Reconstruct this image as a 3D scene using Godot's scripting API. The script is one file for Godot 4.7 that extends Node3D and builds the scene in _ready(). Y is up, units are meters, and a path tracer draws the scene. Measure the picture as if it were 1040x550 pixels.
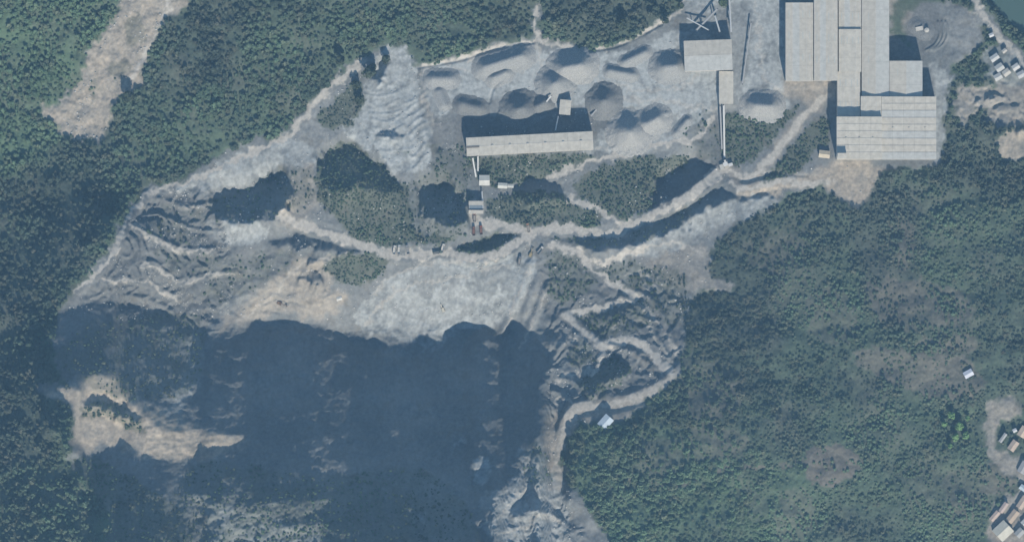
extends Node3D
# A limestone quarry with its crushing plant and halls, seen from high above. 1 unit = 1 m.
# Plan coordinates (u, v) run east and south from the north-west corner of the mapped ground.

const CU := 520.0
const CV := 275.0
const EDGE := 20                      # core ground reaches this far past the mapped rectangle
const GW := 1081
const GH := 591
const SUN_TAN := 0.70                 # tangent of the sun's height
const SUN_SIDE := 0.22                # metres west for every metre north that a shadow runs

var H := PackedFloat32Array()         # ground heights of the core, one per metre
var base_img: Image
var rng := RandomNumberGenerator.new()
var used := {}
var mats := {}
var m_bare: PackedByteArray
var m_road: PackedByteArray
var m_tan: PackedByteArray
var m_veg: PackedByteArray
var m_pale: PackedByteArray
var m_dark: PackedByteArray
var m_field: PackedByteArray
var m_rough: PackedByteArray
var m_lush: PackedByteArray
var m_terr: PackedByteArray

# ------------------------------------------------------------------ small helpers
func numbered(called: String) -> String:
	if not used.has(called):
		used[called] = 0
		return called
	used[called] += 1
	return "%s_%03d" % [called, used[called]]

func tag(o: Node, label: String, category := "", group := "", kind := "") -> void:
	if label: o.set_meta("label", label)
	if category: o.set_meta("category", category)
	if group: o.set_meta("group", group)
	if kind: o.set_meta("kind", kind)

func thing(called: String, label: String, category: String, at: Vector3, turn := 0.0, group := "") -> Node3D:
	var o := Node3D.new()
	o.name = numbered(called)
	add_child(o)
	o.position = at
	o.rotation.y = turn
	tag(o, label, category, group)
	return o

func part(parent: Node, called: String, mesh: Mesh, m: Material, at := Vector3.ZERO, rot := Vector3.ZERO, scl := Vector3.ONE) -> MeshInstance3D:
	var o := MeshInstance3D.new()
	o.name = called
	o.mesh = mesh
	o.material_override = m
	parent.add_child(o, true)
	o.position = at
	o.rotation = rot
	o.scale = scl
	return o

func srgb(r: float, g: float, b: float) -> Color:
	return Color(r, g, b).linear_to_srgb()

func mat(key: String, r: float, g: float, b: float, rough := 0.85, metal := 0.0, tex: Texture2D = null, scale := 0.05) -> StandardMaterial3D:
	if mats.has(key): return mats[key]
	var m := StandardMaterial3D.new()
	m.albedo_color = srgb(r, g, b)
	m.roughness = rough
	m.metallic = metal
	m.metallic_specular = 0.3
	if tex:
		m.albedo_texture = tex
		m.uv1_triplanar = true
		m.uv1_world_triplanar = true
		m.uv1_scale = Vector3.ONE * scale
	mats[key] = m
	return m

func noise(sd: int, freq: float, oct := 4, gain := 0.5) -> FastNoiseLite:
	var n := FastNoiseLite.new()
	n.seed = sd
	n.noise_type = FastNoiseLite.TYPE_SIMPLEX_SMOOTH
	n.frequency = freq
	n.fractal_octaves = oct
	n.fractal_gain = gain
	return n

func noise_tex(sd: int, freq: float, lo: float, hi: float, size := 512, oct := 5) -> NoiseTexture2D:
	var t := NoiseTexture2D.new()
	t.width = size
	t.height = size
	t.seamless = true
	t.noise = noise(sd, freq, oct, 0.6)
	var g := Gradient.new()
	g.set_color(0, Color(lo, lo, lo))
	g.set_color(1, Color(hi, hi, hi))
	t.color_ramp = g
	return t

# ------------------------------------------------------------------ plan drawing
func pv(a: Array) -> PackedVector2Array:
	var p := PackedVector2Array()
	for i in range(0, a.size(), 2):
		p.append(Vector2(a[i], a[i + 1]))
	return p

func smooth_line(p: PackedVector2Array, closed := false, steps := 4) -> PackedVector2Array:
	var n := p.size()
	if n < 3: return p
	var out := PackedVector2Array()
	var last := n if closed else n - 1
	for i in last:
		var p0: Vector2 = p[(i - 1 + n) % n] if closed or i > 0 else p[0]
		var p1: Vector2 = p[i]
		var p2: Vector2 = p[(i + 1) % n]
		var p3: Vector2 = p[(i + 2) % n] if closed or i + 2 < n else p[n - 1]
		for k in steps:
			out.append(p1.cubic_interpolate(p2, p0, p3, float(k) / steps))
	if not closed: out.append(p[n - 1])
	return out

func ragged(p: PackedVector2Array, amp: float) -> PackedVector2Array:
	var n1 := noise(51, 0.07, 3, 0.6)
	var n2 := noise(52, 0.07, 3, 0.6)
	var out := PackedVector2Array()
	for q in p: out.append(q + Vector2(n1.get_noise_2d(q.x, q.y), n2.get_noise_2d(q.x, q.y)) * amp)
	return out

func fill(im: Image, p: PackedVector2Array, value: float) -> void:
	var n := p.size()
	var lo := 1e9
	var hi := -1e9
	for q in p:
		lo = minf(lo, q.y)
		hi = maxf(hi, q.y)
	var c := Color(value, value, value)
	for y in range(maxi(0, int(lo) + EDGE), mini(im.get_height() - 1, int(hi) + EDGE + 1) + 1):
		var yy := float(y - EDGE) + 0.01
		var xs: Array[float] = []
		for i in n:
			var a := p[i]
			var b := p[(i + 1) % n]
			if (a.y > yy) != (b.y > yy):
				xs.append(a.x + (yy - a.y) / (b.y - a.y) * (b.x - a.x))
		xs.sort()
		for k in range(0, xs.size() - 1, 2):
			var x0 := clampi(roundi(xs[k]) + EDGE, 0, GW)
			var x1 := clampi(roundi(xs[k + 1]) + EDGE, 0, GW)
			if x1 > x0: im.fill_rect(Rect2i(x0, y, x1 - x0, 1), c)

func area(im: Image, a: Array, value := 1.0, rounded := true) -> void:
	fill(im, ragged(smooth_line(pv(a), true, 6), 6.0) if rounded else pv(a), value)

func stroke(im: Image, a: Array, width: float, value := 1.0) -> void:
	for q in Geometry2D.offset_polyline(smooth_line(pv(a)), width * 0.5, Geometry2D.JOIN_ROUND, Geometry2D.END_ROUND):
		fill(im, ragged(q, 3.5), value)

func sheet(v := 0.0) -> Image:
	var im := Image.create_empty(GW, GH, false, Image.FORMAT_L8)
	im.fill(Color(v, v, v))
	return im

func bytes(im: Image, soft: float) -> PackedByteArray:
	if soft > 1.0:
		im.resize(maxi(8, int(GW / soft)), maxi(8, int(GH / soft)), Image.INTERPOLATE_TRILINEAR)
		im.resize(GW, GH, Image.INTERPOLATE_CUBIC)
	return im.get_data()

# ------------------------------------------------------------------ heights
func base_heights() -> void:
	var c := PackedFloat32Array([
		-300,-200,40, 200,-220,34, 600,-200,16, 1000,-200,-6, 1300,-200,-8,
		-40,-20,24, 0,60,16, 60,0,20, 130,0,16, 260,0,22, 400,0,15, 520,0,10, 640,0,5, 760,0,0, 900,0,0, 1000,0,-4, 1040,0,-9, 1100,-20,-9,
		0,140,8, 60,110,6, 100,130,3, 160,100,8, 220,110,12, 300,70,15, 380,60,8, 420,110,4, 430,60,5, 400,140,4, 350,120,6,
		-40,210,8, 50,210,12, 100,196,20, 110,170,10, 180,170,5, 240,170,2, 290,150,4, 150,215,14, 200,215,6, 250,205,1, 330,170,6,
		470,70,2, 550,80,0, 650,80,0, 730,90,0, 690,40,2, 800,60,0, 900,100,0, 970,60,0, 820,130,-3, 760,140,-4, 860,180,0, 780,180,1,
		540,170,-3, 640,180,-4, 700,180,-4, 590,215,0, 500,130,0, 600,130,0,
		480,230,3, 540,235,4, 440,258,2, 400,262,2, 340,240,4, 290,222,8, 240,245,1, 375,200,3, 440,200,-1, 330,300,-6,
		115,235,46, 165,245,22, 215,250,4, 100,275,52, 145,275,30, 185,290,6, 225,290,-6, 120,300,34, 170,315,2, 240,320,-16, 270,290,-6,
		60,300,46, 60,350,66, 60,390,90, 95,325,40, 130,318,14, 180,335,6, 130,390,78, 180,395,70, 200,340,-2, 205,370,30, 225,400,48,
		110,400,88, 110,440,94, 150,430,86, 200,440,80, 235,445,72, 110,470,104, 160,475,96, 210,475,94, 140,550,146, 220,550,112, 180,510,112,
		-40,300,30, 0,350,44, 0,420,70, 0,550,116, 60,470,98, 60,550,132, -200,300,40, -200,560,130,
		260,330,-28, 300,338,-31, 340,345,-33, 380,350,-34, 430,355,-34, 480,352,-34, 525,345,-30, 300,270,-2, 360,300,-16, 420,300,-14, 470,290,-8, 520,290,-4,
		260,400,32, 260,440,62, 260,490,96, 260,550,116,
		320,400,14, 320,460,62, 320,510,104, 320,560,130, 380,400,8, 380,450,48, 380,500,90, 380,560,142,
		440,400,6, 440,450,46, 440,500,88, 440,560,120, 490,400,8, 490,440,40, 490,480,66, 480,540,104, 500,570,100,
		535,400,8, 545,430,30, 530,465,44, 545,500,54, 560,560,64, 575,500,58, 590,560,62, 570,450,48,
		545,320,-8, 560,350,10, 575,380,20, 580,415,36, 600,400,32, 640,400,32, 660,380,26, 690,350,20, 690,300,6, 640,300,4, 600,340,12, 640,345,20, 570,300,2, 600,260,3, 680,260,4, 740,260,3,
		620,440,48, 620,550,64, 700,430,42, 700,500,54, 700,560,62, 800,560,52, 800,450,44, 800,350,24, 800,260,8, 800,210,1,
		900,560,40, 900,440,30, 900,340,18, 900,260,6, 920,200,2, 1000,560,24, 1000,440,16, 1000,340,12, 1000,240,4, 1040,150,0, 1040,90,0, 1100,300,10, 1100,560,20, 1300,560,30,
		-300,800,150, 100,700,180, 220,640,130, 320,640,150, 440,640,160, 520,660,80, 600,700,70, 900,750,60, 1300,800,40])
	var n := c.size() / 3
	var A: Array[PackedFloat64Array] = []
	for i in n:
		var row := PackedFloat64Array()
		row.resize(n + 1)
		for j in n:
			row[j] = Vector2(c[i * 3] - c[j * 3], c[i * 3 + 1] - c[j * 3 + 1]).length()
		row[n] = c[i * 3 + 2]
		row[i] = -2.0                                   # a little slack, so that the surface rounds off
		A.append(row)
	for k in n:
		var best := k
		for i in range(k + 1, n):
			if absf(A[i][k]) > absf(A[best][k]): best = i
		if best != k:
			var t := A[k]
			A[k] = A[best]
			A[best] = t
		var rk := A[k]
		var inv := 1.0 / rk[k]
		for i in range(k + 1, n):
			var f := A[i][k] * inv
			if f != 0.0:
				var ri := A[i]
				for j in range(k, n + 1):
					ri[j] -= f * rk[j]
				A[i] = ri
	var wts := PackedFloat64Array()
	wts.resize(n)
	for k in range(n - 1, -1, -1):
		var s := A[k][n]
		for j in range(k + 1, n):
			s -= A[k][j] * wts[j]
		wts[k] = s / A[k][k]
	# a node every 10 m over -200..1240 x -200..750
	base_img = Image.create_empty(145, 96, false, Image.FORMAT_RF)
	for y in 96:
		for x in 145:
			var u := x * 10.0 - 200.0
			var v := y * 10.0 - 200.0
			var s := 0.0
			for j in n:
				var du: float = u - c[j * 3]
				var dv: float = v - c[j * 3 + 1]
				s += wts[j] * sqrt(du * du + dv * dv)
			base_img.set_pixel(x, y, Color(s, 0, 0))

func base_at(u: float, v: float) -> float:
	var x := clampf((u + 200.0) / 10.0, 1.0, 142.9)
	var y := clampf((v + 200.0) / 10.0, 1.0, 93.9)
	var xi := int(x)
	var yi := int(y)
	var a := lerpf(base_img.get_pixel(xi, yi).r, base_img.get_pixel(xi + 1, yi).r, x - xi)
	var b := lerpf(base_img.get_pixel(xi, yi + 1).r, base_img.get_pixel(xi + 1, yi + 1).r, x - xi)
	return lerpf(a, b, y - yi)

func core_heights() -> void:
	var im := Image.create_empty(125, 76, false, Image.FORMAT_RF)     # -80..1160 x -80..670
	im.blit_rect(base_img, Rect2i(12, 12, 125, 76), Vector2i.ZERO)
	im.resize(1250, 760, Image.INTERPOLATE_CUBIC)                     # pixel k lies at -85 + k + 0.5
	var d := im.get_data().to_float32_array()
	H.resize(GW * GH)
	for y in GH:
		var src := (y - EDGE + 85) * 1250 + 85 - EDGE
		for x in GW:
			H[y * GW + x] = d[src + x]

func height(u: float, v: float) -> float:
	var x := u + EDGE
	var y := v + EDGE
	if x < 0 or y < 0 or x >= GW - 1 or y >= GH - 1:
		return base_at(u, v)
	var xi := int(x)
	var yi := int(y)
	var k := yi * GW + xi
	return lerpf(lerpf(H[k], H[k + 1], x - xi), lerpf(H[k + GW], H[k + GW + 1], x - xi), y - yi)

func at(u: float, v: float, lift := 0.0) -> Vector3:
	return Vector3(u - CU, height(u, v) + lift, v - CV)

# A bank: the ground drops northwards inside the outline, steeper than the sun stands; share is how much of the drop is heaped up on its southern rim
func bank(a: Array, share: float, south: float, north: float, steep := 0.78) -> void:
	var p := ragged(smooth_line(pv(a), true, 8), 7.0)
	var m := sheet()
	fill(m, p, 1.0)
	var mk := m.get_data()
	var x0 := 1e9
	var x1 := -1e9
	var y0 := 1e9
	var y1 := -1e9
	for q in p:
		x0 = minf(x0, q.x)
		x1 = maxf(x1, q.x)
		y0 = minf(y0, q.y)
		y1 = maxf(y1, q.y)
	var ax := clampi(int(x0 - 12) + EDGE, 0, GW - 1)
	var bx := clampi(int(x1 + 12) + EDGE, 0, GW - 1)
	var ay := clampi(int(y0 - north) + EDGE, 0, GH - 1)
	var by := clampi(int(y1 + south) + EDGE, 0, GH - 1)
	var w := bx - ax + 1
	var h := by - ay + 1
	var d := Image.create_empty(w, h, false, Image.FORMAT_RF)
	for x in w:
		var gx := ax + x
		# runs of the outline down this slanted column
		var runs: Array[Vector2i] = []
		var on := false
		var begin := 0
		for y in h + 1:
			var sx := clampi(gx + int(roundf(SUN_SIDE * (y - h * 0.5))), 0, GW - 1)
			var inside := y < h and mk[(ay + y) * GW + sx] > 127
			if inside and not on: begin = y
			if on and not inside: runs.append(Vector2i(begin, y))
			on = inside
		for r in runs:
			var full := steep * (r.y - r.x)
			for y in range(maxi(0, r.x - int(north)), mini(h, r.y + int(south))):
				var sx := gx + int(roundf(SUN_SIDE * (y - h * 0.5))) - ax
				if sx < 0 or sx >= w: continue
				var v := 0.0
				if y < r.x:
					v = -(1.0 - share) * full * pow(1.0 - (r.x - y) / north, 2.0)
				elif y < r.y:
					v = share * full - steep * (r.y - y)
				else:
					v = share * full * pow(1.0 - (y - r.y) / south, 2.0)
				d.set_pixel(sx, y, Color(v, 0, 0))
	d.resize(maxi(4, w / 3), maxi(4, h / 3), Image.INTERPOLATE_BILINEAR)
	d.resize(w, h, Image.INTERPOLATE_CUBIC)
	var f := d.get_data().to_float32_array()
	for y in h:
		for x in w:
			H[(ay + y) * GW + ax + x] += f[y * w + x]

# A graded track: the ground is levelled across its width and blends out beyond
func grade(a: Array, width: float, blend := 6.0, lift := 0.0) -> void:
	var p := smooth_line(pv(a))
	var hs := PackedFloat32Array()
	for q in p: hs.append(height(q.x, q.y))
	for pass_ in 3:
		for i in range(1, hs.size() - 1): hs[i] = (hs[i - 1] + hs[i] * 2.0 + hs[i + 1]) * 0.25
	var reach := width * 0.5 + blend
	for i in p.size() - 1:
		var s := p[i]
		var e := p[i + 1]
		var se := e - s
		var l2 := maxf(se.length_squared(), 0.01)
		for y in range(maxi(0, int(minf(s.y, e.y) - reach) + EDGE), mini(GH - 1, int(maxf(s.y, e.y) + reach) + EDGE) + 1):
			for x in range(maxi(0, int(minf(s.x, e.x) - reach) + EDGE), mini(GW - 1, int(maxf(s.x, e.x) + reach) + EDGE) + 1):
				var q := Vector2(x - EDGE, y - EDGE)
				var t := clampf((q - s).dot(se) / l2, 0.0, 1.0)
				var dist := (s + se * t).distance_to(q)
				if dist < reach:
					var k := 1.0 - smoothstep(width * 0.5, reach, dist)
					var g := y * GW + x
					H[g] = lerpf(H[g], lerpf(hs[i], hs[i + 1], t) + lift, k * 0.7)

# A low rim or furrow along a line
func rim(a: Array, up: float, half: float) -> void:
	var p := smooth_line(pv(a))
	var done := {}
	for i in p.size() - 1:
		var s := p[i]
		var e := p[i + 1]
		var se := e - s
		var l2 := maxf(se.length_squared(), 0.01)
		for y in range(maxi(0, int(minf(s.y, e.y) - half) + EDGE), mini(GH - 1, int(maxf(s.y, e.y) + half) + EDGE + 1) + 1):
			for x in range(maxi(0, int(minf(s.x, e.x) - half) + EDGE), mini(GW - 1, int(maxf(s.x, e.x) + half) + EDGE + 1) + 1):
				var q := Vector2(x - EDGE, y - EDGE)
				var t := clampf((q - s).dot(se) / l2, 0.0, 1.0)
				var v := 1.0 - (s + se * t).distance_to(q) / half
				if v > 0.0:
					var g := y * GW + x
					v = v * v * (3.0 - 2.0 * v)
					done[g] = maxf(done.get(g, 0.0), v)
	for g in done: H[g] += up * done[g]

func level(a: Array, y: float, soft := 5.0) -> void:
	var im := sheet()
	area(im, a, 1.0, false)
	var b := bytes(im, soft)
	for k in GW * GH:
		if b[k] > 0: H[k] = lerpf(H[k], y, b[k] / 255.0)


const R_MAIN := [286,220, 308,229, 340,239, 370,249, 395,259, 420,259, 450,257, 478,262, 505,258, 526,246, 545,236]
const R_LOOP := [545,236, 520,230, 498,228, 484,224, 481,208]
const R_EAST := [545,236, 572,232, 600,236, 622,236, 645,227, 669,216, 704,197, 726,179, 737,169]
const R_HALL := [737,172, 762,180, 778,166, 795,147, 815,121, 830,106, 842,97]
const R_TAN := [745,186, 756,192, 775,187, 800,184, 828,187, 846,184]
const R_YARD := [560,178, 585,169, 607,162, 640,155, 665,147, 700,142, 716,134, 724,118]
const R_SPUR := [580,202, 596,208, 612,215, 633,227]
const R_RIM := [371,62, 348,79, 325,101, 303,126, 291,140]
const R_WEST := [291,140, 262,152, 228,168, 190,184, 154,196, 138,212, 128,228, 121,249, 104,273, 76,297]
const R_NORTH := [430,70, 470,59, 520,46, 560,43, 590,51, 620,46, 655,33, 684,14, 702,-12]
const R_PATH := [546,40, 544,24, 545,8]
const R_STRIP := [176,-8, 172,6, 164,26, 154,46, 144,63, 132,82]
const R_ZIG := [561,248, 588,257, 599,271, 617,284, 640,296, 648,301, 625,309, 600,316, 574,320, 584,328, 598,340, 613,353]
const R_ZIG2 := [588,256, 610,267, 634,259, 656,252]
const R_ZIG3 := [613,351, 636,346, 656,352, 668,366, 680,378]
const R_ZIG4 := [613,353, 612,364, 600,377, 580,380, 566,388]
const R_SOUTH := [690,378, 668,394, 640,405, 612,411, 590,413, 578,424, 571,444, 567,466, 567,492]
const R_RIVER := [984,-14, 1000,16, 1019,39, 1040,61, 1062,82]
const BENCH1 := [135,230, 150,238, 166,246, 186,254, 217,254]
const BENCH2 := [145,271, 155,267, 168,277, 183,287, 204,281, 238,275]
const BENCH3 := [107,285, 131,284, 155,290, 180,304]

func draw_plan() -> void:
	var bare := sheet()
	area(bare, [131,-25, 121,13, 101,39, 88,62, 82,80, 66,100, 46,109, 43,118, 56,126, 62,135, 79,141, 94,143, 107,144, 108,131, 115,115, 126,95, 144,88, 149,62, 160,36, 173,16, 193,0, 200,-25])
	area(bare, [286,138, 300,121, 322,97, 345,75, 364,60, 388,48, 413,48, 424,67, 445,63, 490,49, 520,43, 538,37, 541,8, 548,8, 552,36, 580,45, 600,50, 640,40, 670,23, 690,4, 700,-30,
		908,-30, 909,0, 907,32, 930,50, 944,60, 968,72, 962,104, 956,160, 946,169, 905,171, 892,182, 882,204, 862,207, 846,195, 828,190, 802,197, 786,211, 760,221, 742,233, 731,242, 722,262, 729,281, 748,292, 735,296, 706,297, 697,320, 690,380, 665,401, 640,420, 612,430, 590,428, 580,440, 573,470, 576,490, 588,500, 590,590,
		150,590, 120,520, 95,485, 76,470, 78,440, 74,412, 44,396, 54,388, 74,391, 62,366, 60,330, 74,298, 100,270, 117,248, 124,226, 148,193, 185,181, 220,160, 258,142])
	# bare ground inside the eastern scrub and by the village
	area(bare, [972,92, 990,86, 1012,84, 1045,80, 1050,104, 1045,124, 1020,128, 1004,122, 1000,110, 985,118, 978,132, 973,118])
	area(bare, [1016,140, 1030,133, 1050,132, 1050,156, 1020,160], 0.9)
	area(bare, [1002,412, 1010,404, 1030,405, 1036,416, 1026,424, 1016,428, 1010,440, 1012,452, 1030,462, 1050,470, 1050,492, 1030,486, 1012,476, 1002,462, 1000,440], 0.9)
	area(bare, [1006,520, 1026,504, 1060,486, 1060,560, 1010,556])
	area(bare, [928,10, 950,2, 975,4, 992,18, 1000,36, 996,48, 980,58, 962,70, 945,66, 930,50, 918,30], 1.0)
	area(bare, [1000,50, 1014,48, 1042,62, 1046,82, 1012,84, 1000,66], 0.75)
	stroke(bare, R_RIVER, 12.0)
	# green inside the workings
	var veg := sheet()
	area(veg, [325,162, 345,146, 366,150, 386,166, 400,180, 416,189, 428,194, 424,210, 446,229, 466,238, 452,248, 420,247, 396,251, 368,245, 345,226, 329,207, 321,185])
	area(veg, [355,87, 366,84, 369,104, 359,118, 353,129, 336,129, 321,119, 335,104])
	area(veg, [479,159, 600,158, 606,161, 562,176, 540,184, 518,188, 499,187, 484,176])
	area(veg, [583,184, 612,170, 648,160, 690,156, 705,161, 682,174, 664,188, 660,212, 640,220, 625,224, 610,213, 586,197])
	area(veg, [497,204, 540,193, 578,201, 610,219, 596,234, 560,230, 520,226, 500,222])
	area(veg, [328,268, 345,259, 380,256, 393,264, 392,276, 373,285, 352,289, 338,279])
	area(veg, [736,119, 770,117, 800,112, 812,104, 800,124, 780,146, 764,161, 748,166, 736,154])
	area(veg, [806,146, 822,128, 838,120, 842,140, 830,152, 812,172, 790,182, 776,184, 790,166])
	area(veg, [132,350, 150,326, 182,320, 194,338, 206,352, 196,372, 182,396, 160,390, 148,402, 134,384], 0.55)
	area(veg, [64,360, 90,330, 130,322, 195,318, 210,350, 190,400, 130,402, 80,384], 0.3)
	area(veg, [464,256, 478,247, 508,239, 527,240, 512,252, 486,260], 0.7)
	area(veg, [557,258, 580,256, 596,274, 604,290, 575,306, 560,300], 0.4)
	area(veg, [604,272, 626,267, 652,267, 670,278, 652,292, 636,293, 618,283], 0.4)
	area(veg, [588,322, 614,316, 636,304, 658,308, 664,326, 645,336, 614,343, 602,337], 0.4)
	area(veg, [592,383, 611,370, 626,361, 640,376, 626,391, 607,402, 592,398], 0.4)
	area(veg, [590,346, 607,358, 606,366, 588,374, 578,360], 0.4)
	area(veg, [665,270, 690,275, 700,300, 690,330, 670,320, 660,296], 0.35)
	area(veg, [190,480, 250,470, 330,480, 430,478, 480,520, 470,580, 180,580], 0.3)
	area(veg, [250,500, 330,490, 400,505, 440,540, 420,580, 240,580], 0.4)
	area(veg, [80,470, 110,468, 170,500, 200,540, 170,580, 110,560], 0.55)
	area(veg, [88,420, 100,406, 120,408, 142,424, 150,434, 128,430, 108,422], 0.5)
	area(veg, [560,239, 600,243, 640,238, 690,216, 712,206, 700,220, 668,238, 640,246, 600,252, 575,246], 0.35)
	area(veg, [150,230, 175,205, 205,215, 205,245, 170,244], 0.14)
	area(veg, [418,186, 450,180, 476,192, 480,224, 466,240, 430,236, 416,214], 0.3)
	area(veg, [296,176, 312,170, 320,190, 312,210, 298,212], 0.3)
	area(veg, [212,205, 250,188, 292,172, 300,200, 270,226, 222,224], 0.22)
	area(veg, [112,70, 126,60, 136,62, 128,76, 116,80], 0.4)
	area(veg, [128,22, 144,16, 148,40, 134,48], 0.4)
	area(veg, [92,86, 100,84, 100,96, 90,98], 0.3)
	area(veg, [160,255, 215,258, 240,270, 200,280, 170,272], 0.14)
	area(veg, [230,262, 290,255, 300,262, 270,285, 235,305, 205,300], 0.18)
	area(veg, [380,160, 440,150, 470,150, 474,190, 440,190, 420,186, 440,170, 436,150], 0.3)
	area(veg, [530,462, 545,452, 558,470, 560,488, 540,490], 0.3)
	area(veg, [700,118, 726,120, 733,160, 712,158, 690,150], 0.2)
	var road := sheet()
	for r in [R_MAIN, R_LOOP, R_EAST]: stroke(road, r, 9.0)
	for r in [R_HALL, R_RIM]: stroke(road, r, 7.0)
	for r in [R_TAN, R_ZIG, R_ZIG2, R_NORTH, R_WEST, R_RIVER]: stroke(road, r, 5.5)
	for r in [R_YARD, R_SPUR]: stroke(road, r, 6.5)
	for r in [R_STRIP, R_ZIG4]: stroke(road, r, 5.0)
	stroke(road, R_ZIG3, 8.0)
	stroke(road, R_SOUTH, 9.0, 0.6)
	stroke(road, R_PATH, 4.0)
	for r in [BENCH1, BENCH2, BENCH3]: stroke(road, r, 3.2, 0.8)
	for r in [[635,278, 655,280, 672,294], [622,332, 645,325, 662,336, 682,364], [569,347, 584,340, 600,348], [566,390, 575,378, 590,381], [560,411, 575,405, 588,412], [656,251, 690,247, 720,264, 744,290], [630,306, 652,312, 672,332, 686,360], [512,336, 526,302, 538,270], [530,352, 545,316, 556,288], [150,197, 172,206, 200,212], [240,330, 268,308, 292,282, 310,268, 350,258], [488,530, 510,520, 522,500, 545,492, 566,496], [500,540, 530,534, 552,520, 570,530], [534,462, 548,474, 562,492]]:
		stroke(road, r, 3.0, 0.62)
	for r in [[432,76, 470,70, 520,74, 560,58, 600,76, 650,92, 700,84, 716,60, 712,36], [600,92, 640,100, 690,104, 728,112], [545,46, 552,70, 548,92], [606,150, 650,142, 690,128, 706,108], [770,0, 772,40, 778,80, 800,96], [380,300, 400,280, 430,268, 470,266], [372,330, 390,306, 420,290, 470,280, 520,268], [430,84, 434,110, 446,130]]:
		stroke(road, r, 3.2, 0.5)
	var tan_ := sheet()
	area(tan_, [131,-25, 118,13, 98,39, 85,62, 79,80, 62,100, 43,109, 40,118, 53,126, 59,138, 94,146, 110,147, 112,131, 118,115, 128,97, 147,88, 153,62, 164,36, 176,16, 196,0, 203,-25], 0.8)
	area(tan_, [225,325, 258,300, 288,272, 310,262, 330,264, 336,282, 330,300, 345,292, 352,310, 332,323, 290,318, 262,326, 238,334, 214,342], 0.55)
	area(tan_, [72,392, 100,383, 128,384, 152,408, 180,424, 220,438, 250,446, 225,462, 190,466, 150,462, 110,448, 96,462, 80,446, 76,414, 46,396], 1.0)
	area(tan_, [790,80, 850,82, 850,96, 835,104, 812,104, 796,96], 0.6)
	area(tan_, [750,182, 800,180, 850,166, 892,168, 884,206, 862,208, 840,192, 800,194, 760,200], 0.95)
	area(tan_, [560,420, 600,405, 650,395, 690,375, 680,400, 640,420, 600,430, 585,440, 572,480, 560,480], 0.6)
	area(tan_, [680,250, 720,250, 750,292, 700,296, 660,270], 0.4)
	area(tan_, [906,-10, 930,-10, 925,20, 906,36], 0.5)
	area(tan_, [600,88, 640,86, 700,100, 690,120, 620,108], 0.25)
	area(tan_, [972,92, 990,86, 1045,80, 1050,124, 1004,122, 978,132], 0.45)
	area(tan_, [1010,136, 1050,130, 1050,160, 1016,164], 0.9)
	area(tan_, [1000,400, 1060,400, 1060,560, 1000,560], 0.55)
	area(tan_, [285,205, 306,170, 320,170, 322,205, 300,226], 0.5)
	area(tan_, [280,216, 296,214, 312,230, 300,236], 0.6)
	for r in [R_HALL, R_STRIP]: stroke(tan_, r, 9.0, 0.75)
	stroke(tan_, R_ZIG, 6.0, 0.3)
	var pale := sheet()
	area(pale, [371,88, 388,52, 414,50, 421,72, 431,108, 439,144, 431,168, 416,178, 404,172, 398,150, 388,136, 376,152, 358,140, 349,131, 366,108], 0.8)
	area(pale, [384,150, 392,134, 404,146, 410,172, 400,176, 388,164], 0.9)
	area(pale, [430,72, 500,52, 580,52, 640,50, 690,30, 725,40, 735,110, 690,125, 640,108, 540,120, 470,112, 445,120, 432,100], 1.0)
	area(pale, [360,320, 380,296, 410,276, 450,266, 500,266, 530,258, 545,270, 535,300, 505,330, 470,336, 440,356, 400,342, 372,338], 0.68)
	area(pale, [420,280, 450,272, 470,284, 452,296, 428,300], 0.3)
	area(pale, [480,276, 510,270, 520,286, 498,304, 484,296], 0.4)
	for r in [[430,306, 446,296, 452,288], [410,322, 432,312, 440,318], [462,276, 470,290, 462,304], [486,316, 500,304, 508,290]]: stroke(pale, r, 4.0, 1.0)
	area(pale, [210,225, 240,222, 268,228, 276,238, 255,248, 225,246], 0.7)
	area(pale, [262,150, 300,142, 320,165, 290,168, 255,186, 225,190, 180,195, 200,176], 0.6)
	area(pale, [714,214, 740,205, 785,198, 790,204, 770,218, 740,226, 715,236, 690,252, 660,262, 625,262, 650,248, 690,228], 0.5)
	area(pale, [640,120, 662,108, 700,128, 690,146, 600,156, 606,140], 0.6)
	area(pale, [758,104, 790,104, 800,100, 800,112, 785,120, 766,116], 0.9)
	area(pale, [745,0, 795,0, 795,90, 760,100, 745,90], 0.85)
	area(pale, [951,100, 946,64, 964,72, 962,110, 955,165, 950,168], 0.7)
	area(pale, [700,-20, 740,-20, 730,20, 700,20], 0.6)
	area(pale, [486,504, 512,492, 530,484, 548,496, 572,500, 576,560, 520,550, 492,534, 505,520], 0.6)
	area(pale, [528,456, 545,462, 560,476, 562,500, 532,488], 0.6)
	area(pale, [484,465, 498,462, 500,478, 484,490], 0.9)
	area(pale, [466,446, 474,444, 474,451, 464,451], 0.8)
	area(pale, [420,522, 430,520, 434,526, 418,528], 0.8)
	area(pale, [200,500, 220,504, 260,520, 300,528, 330,540, 330,575, 230,575, 215,530], 0.8)
	area(pale, [1000,50, 1042,60, 1046,82, 1012,84], 0.5)
	area(pale, [568,338, 585,338, 600,350, 604,360, 588,352, 570,348], 0.7)
	area(pale, [190,340, 205,345, 206,372, 195,400, 182,420, 170,410, 188,380], 0.5)
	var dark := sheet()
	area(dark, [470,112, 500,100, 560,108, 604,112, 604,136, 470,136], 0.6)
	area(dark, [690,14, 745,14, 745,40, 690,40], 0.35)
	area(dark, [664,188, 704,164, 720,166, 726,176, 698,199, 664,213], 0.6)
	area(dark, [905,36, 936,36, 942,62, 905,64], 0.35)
	area(dark, [924,10, 940,2, 955,10, 958,30, 945,48, 930,50, 918,34], 0.5)
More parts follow.
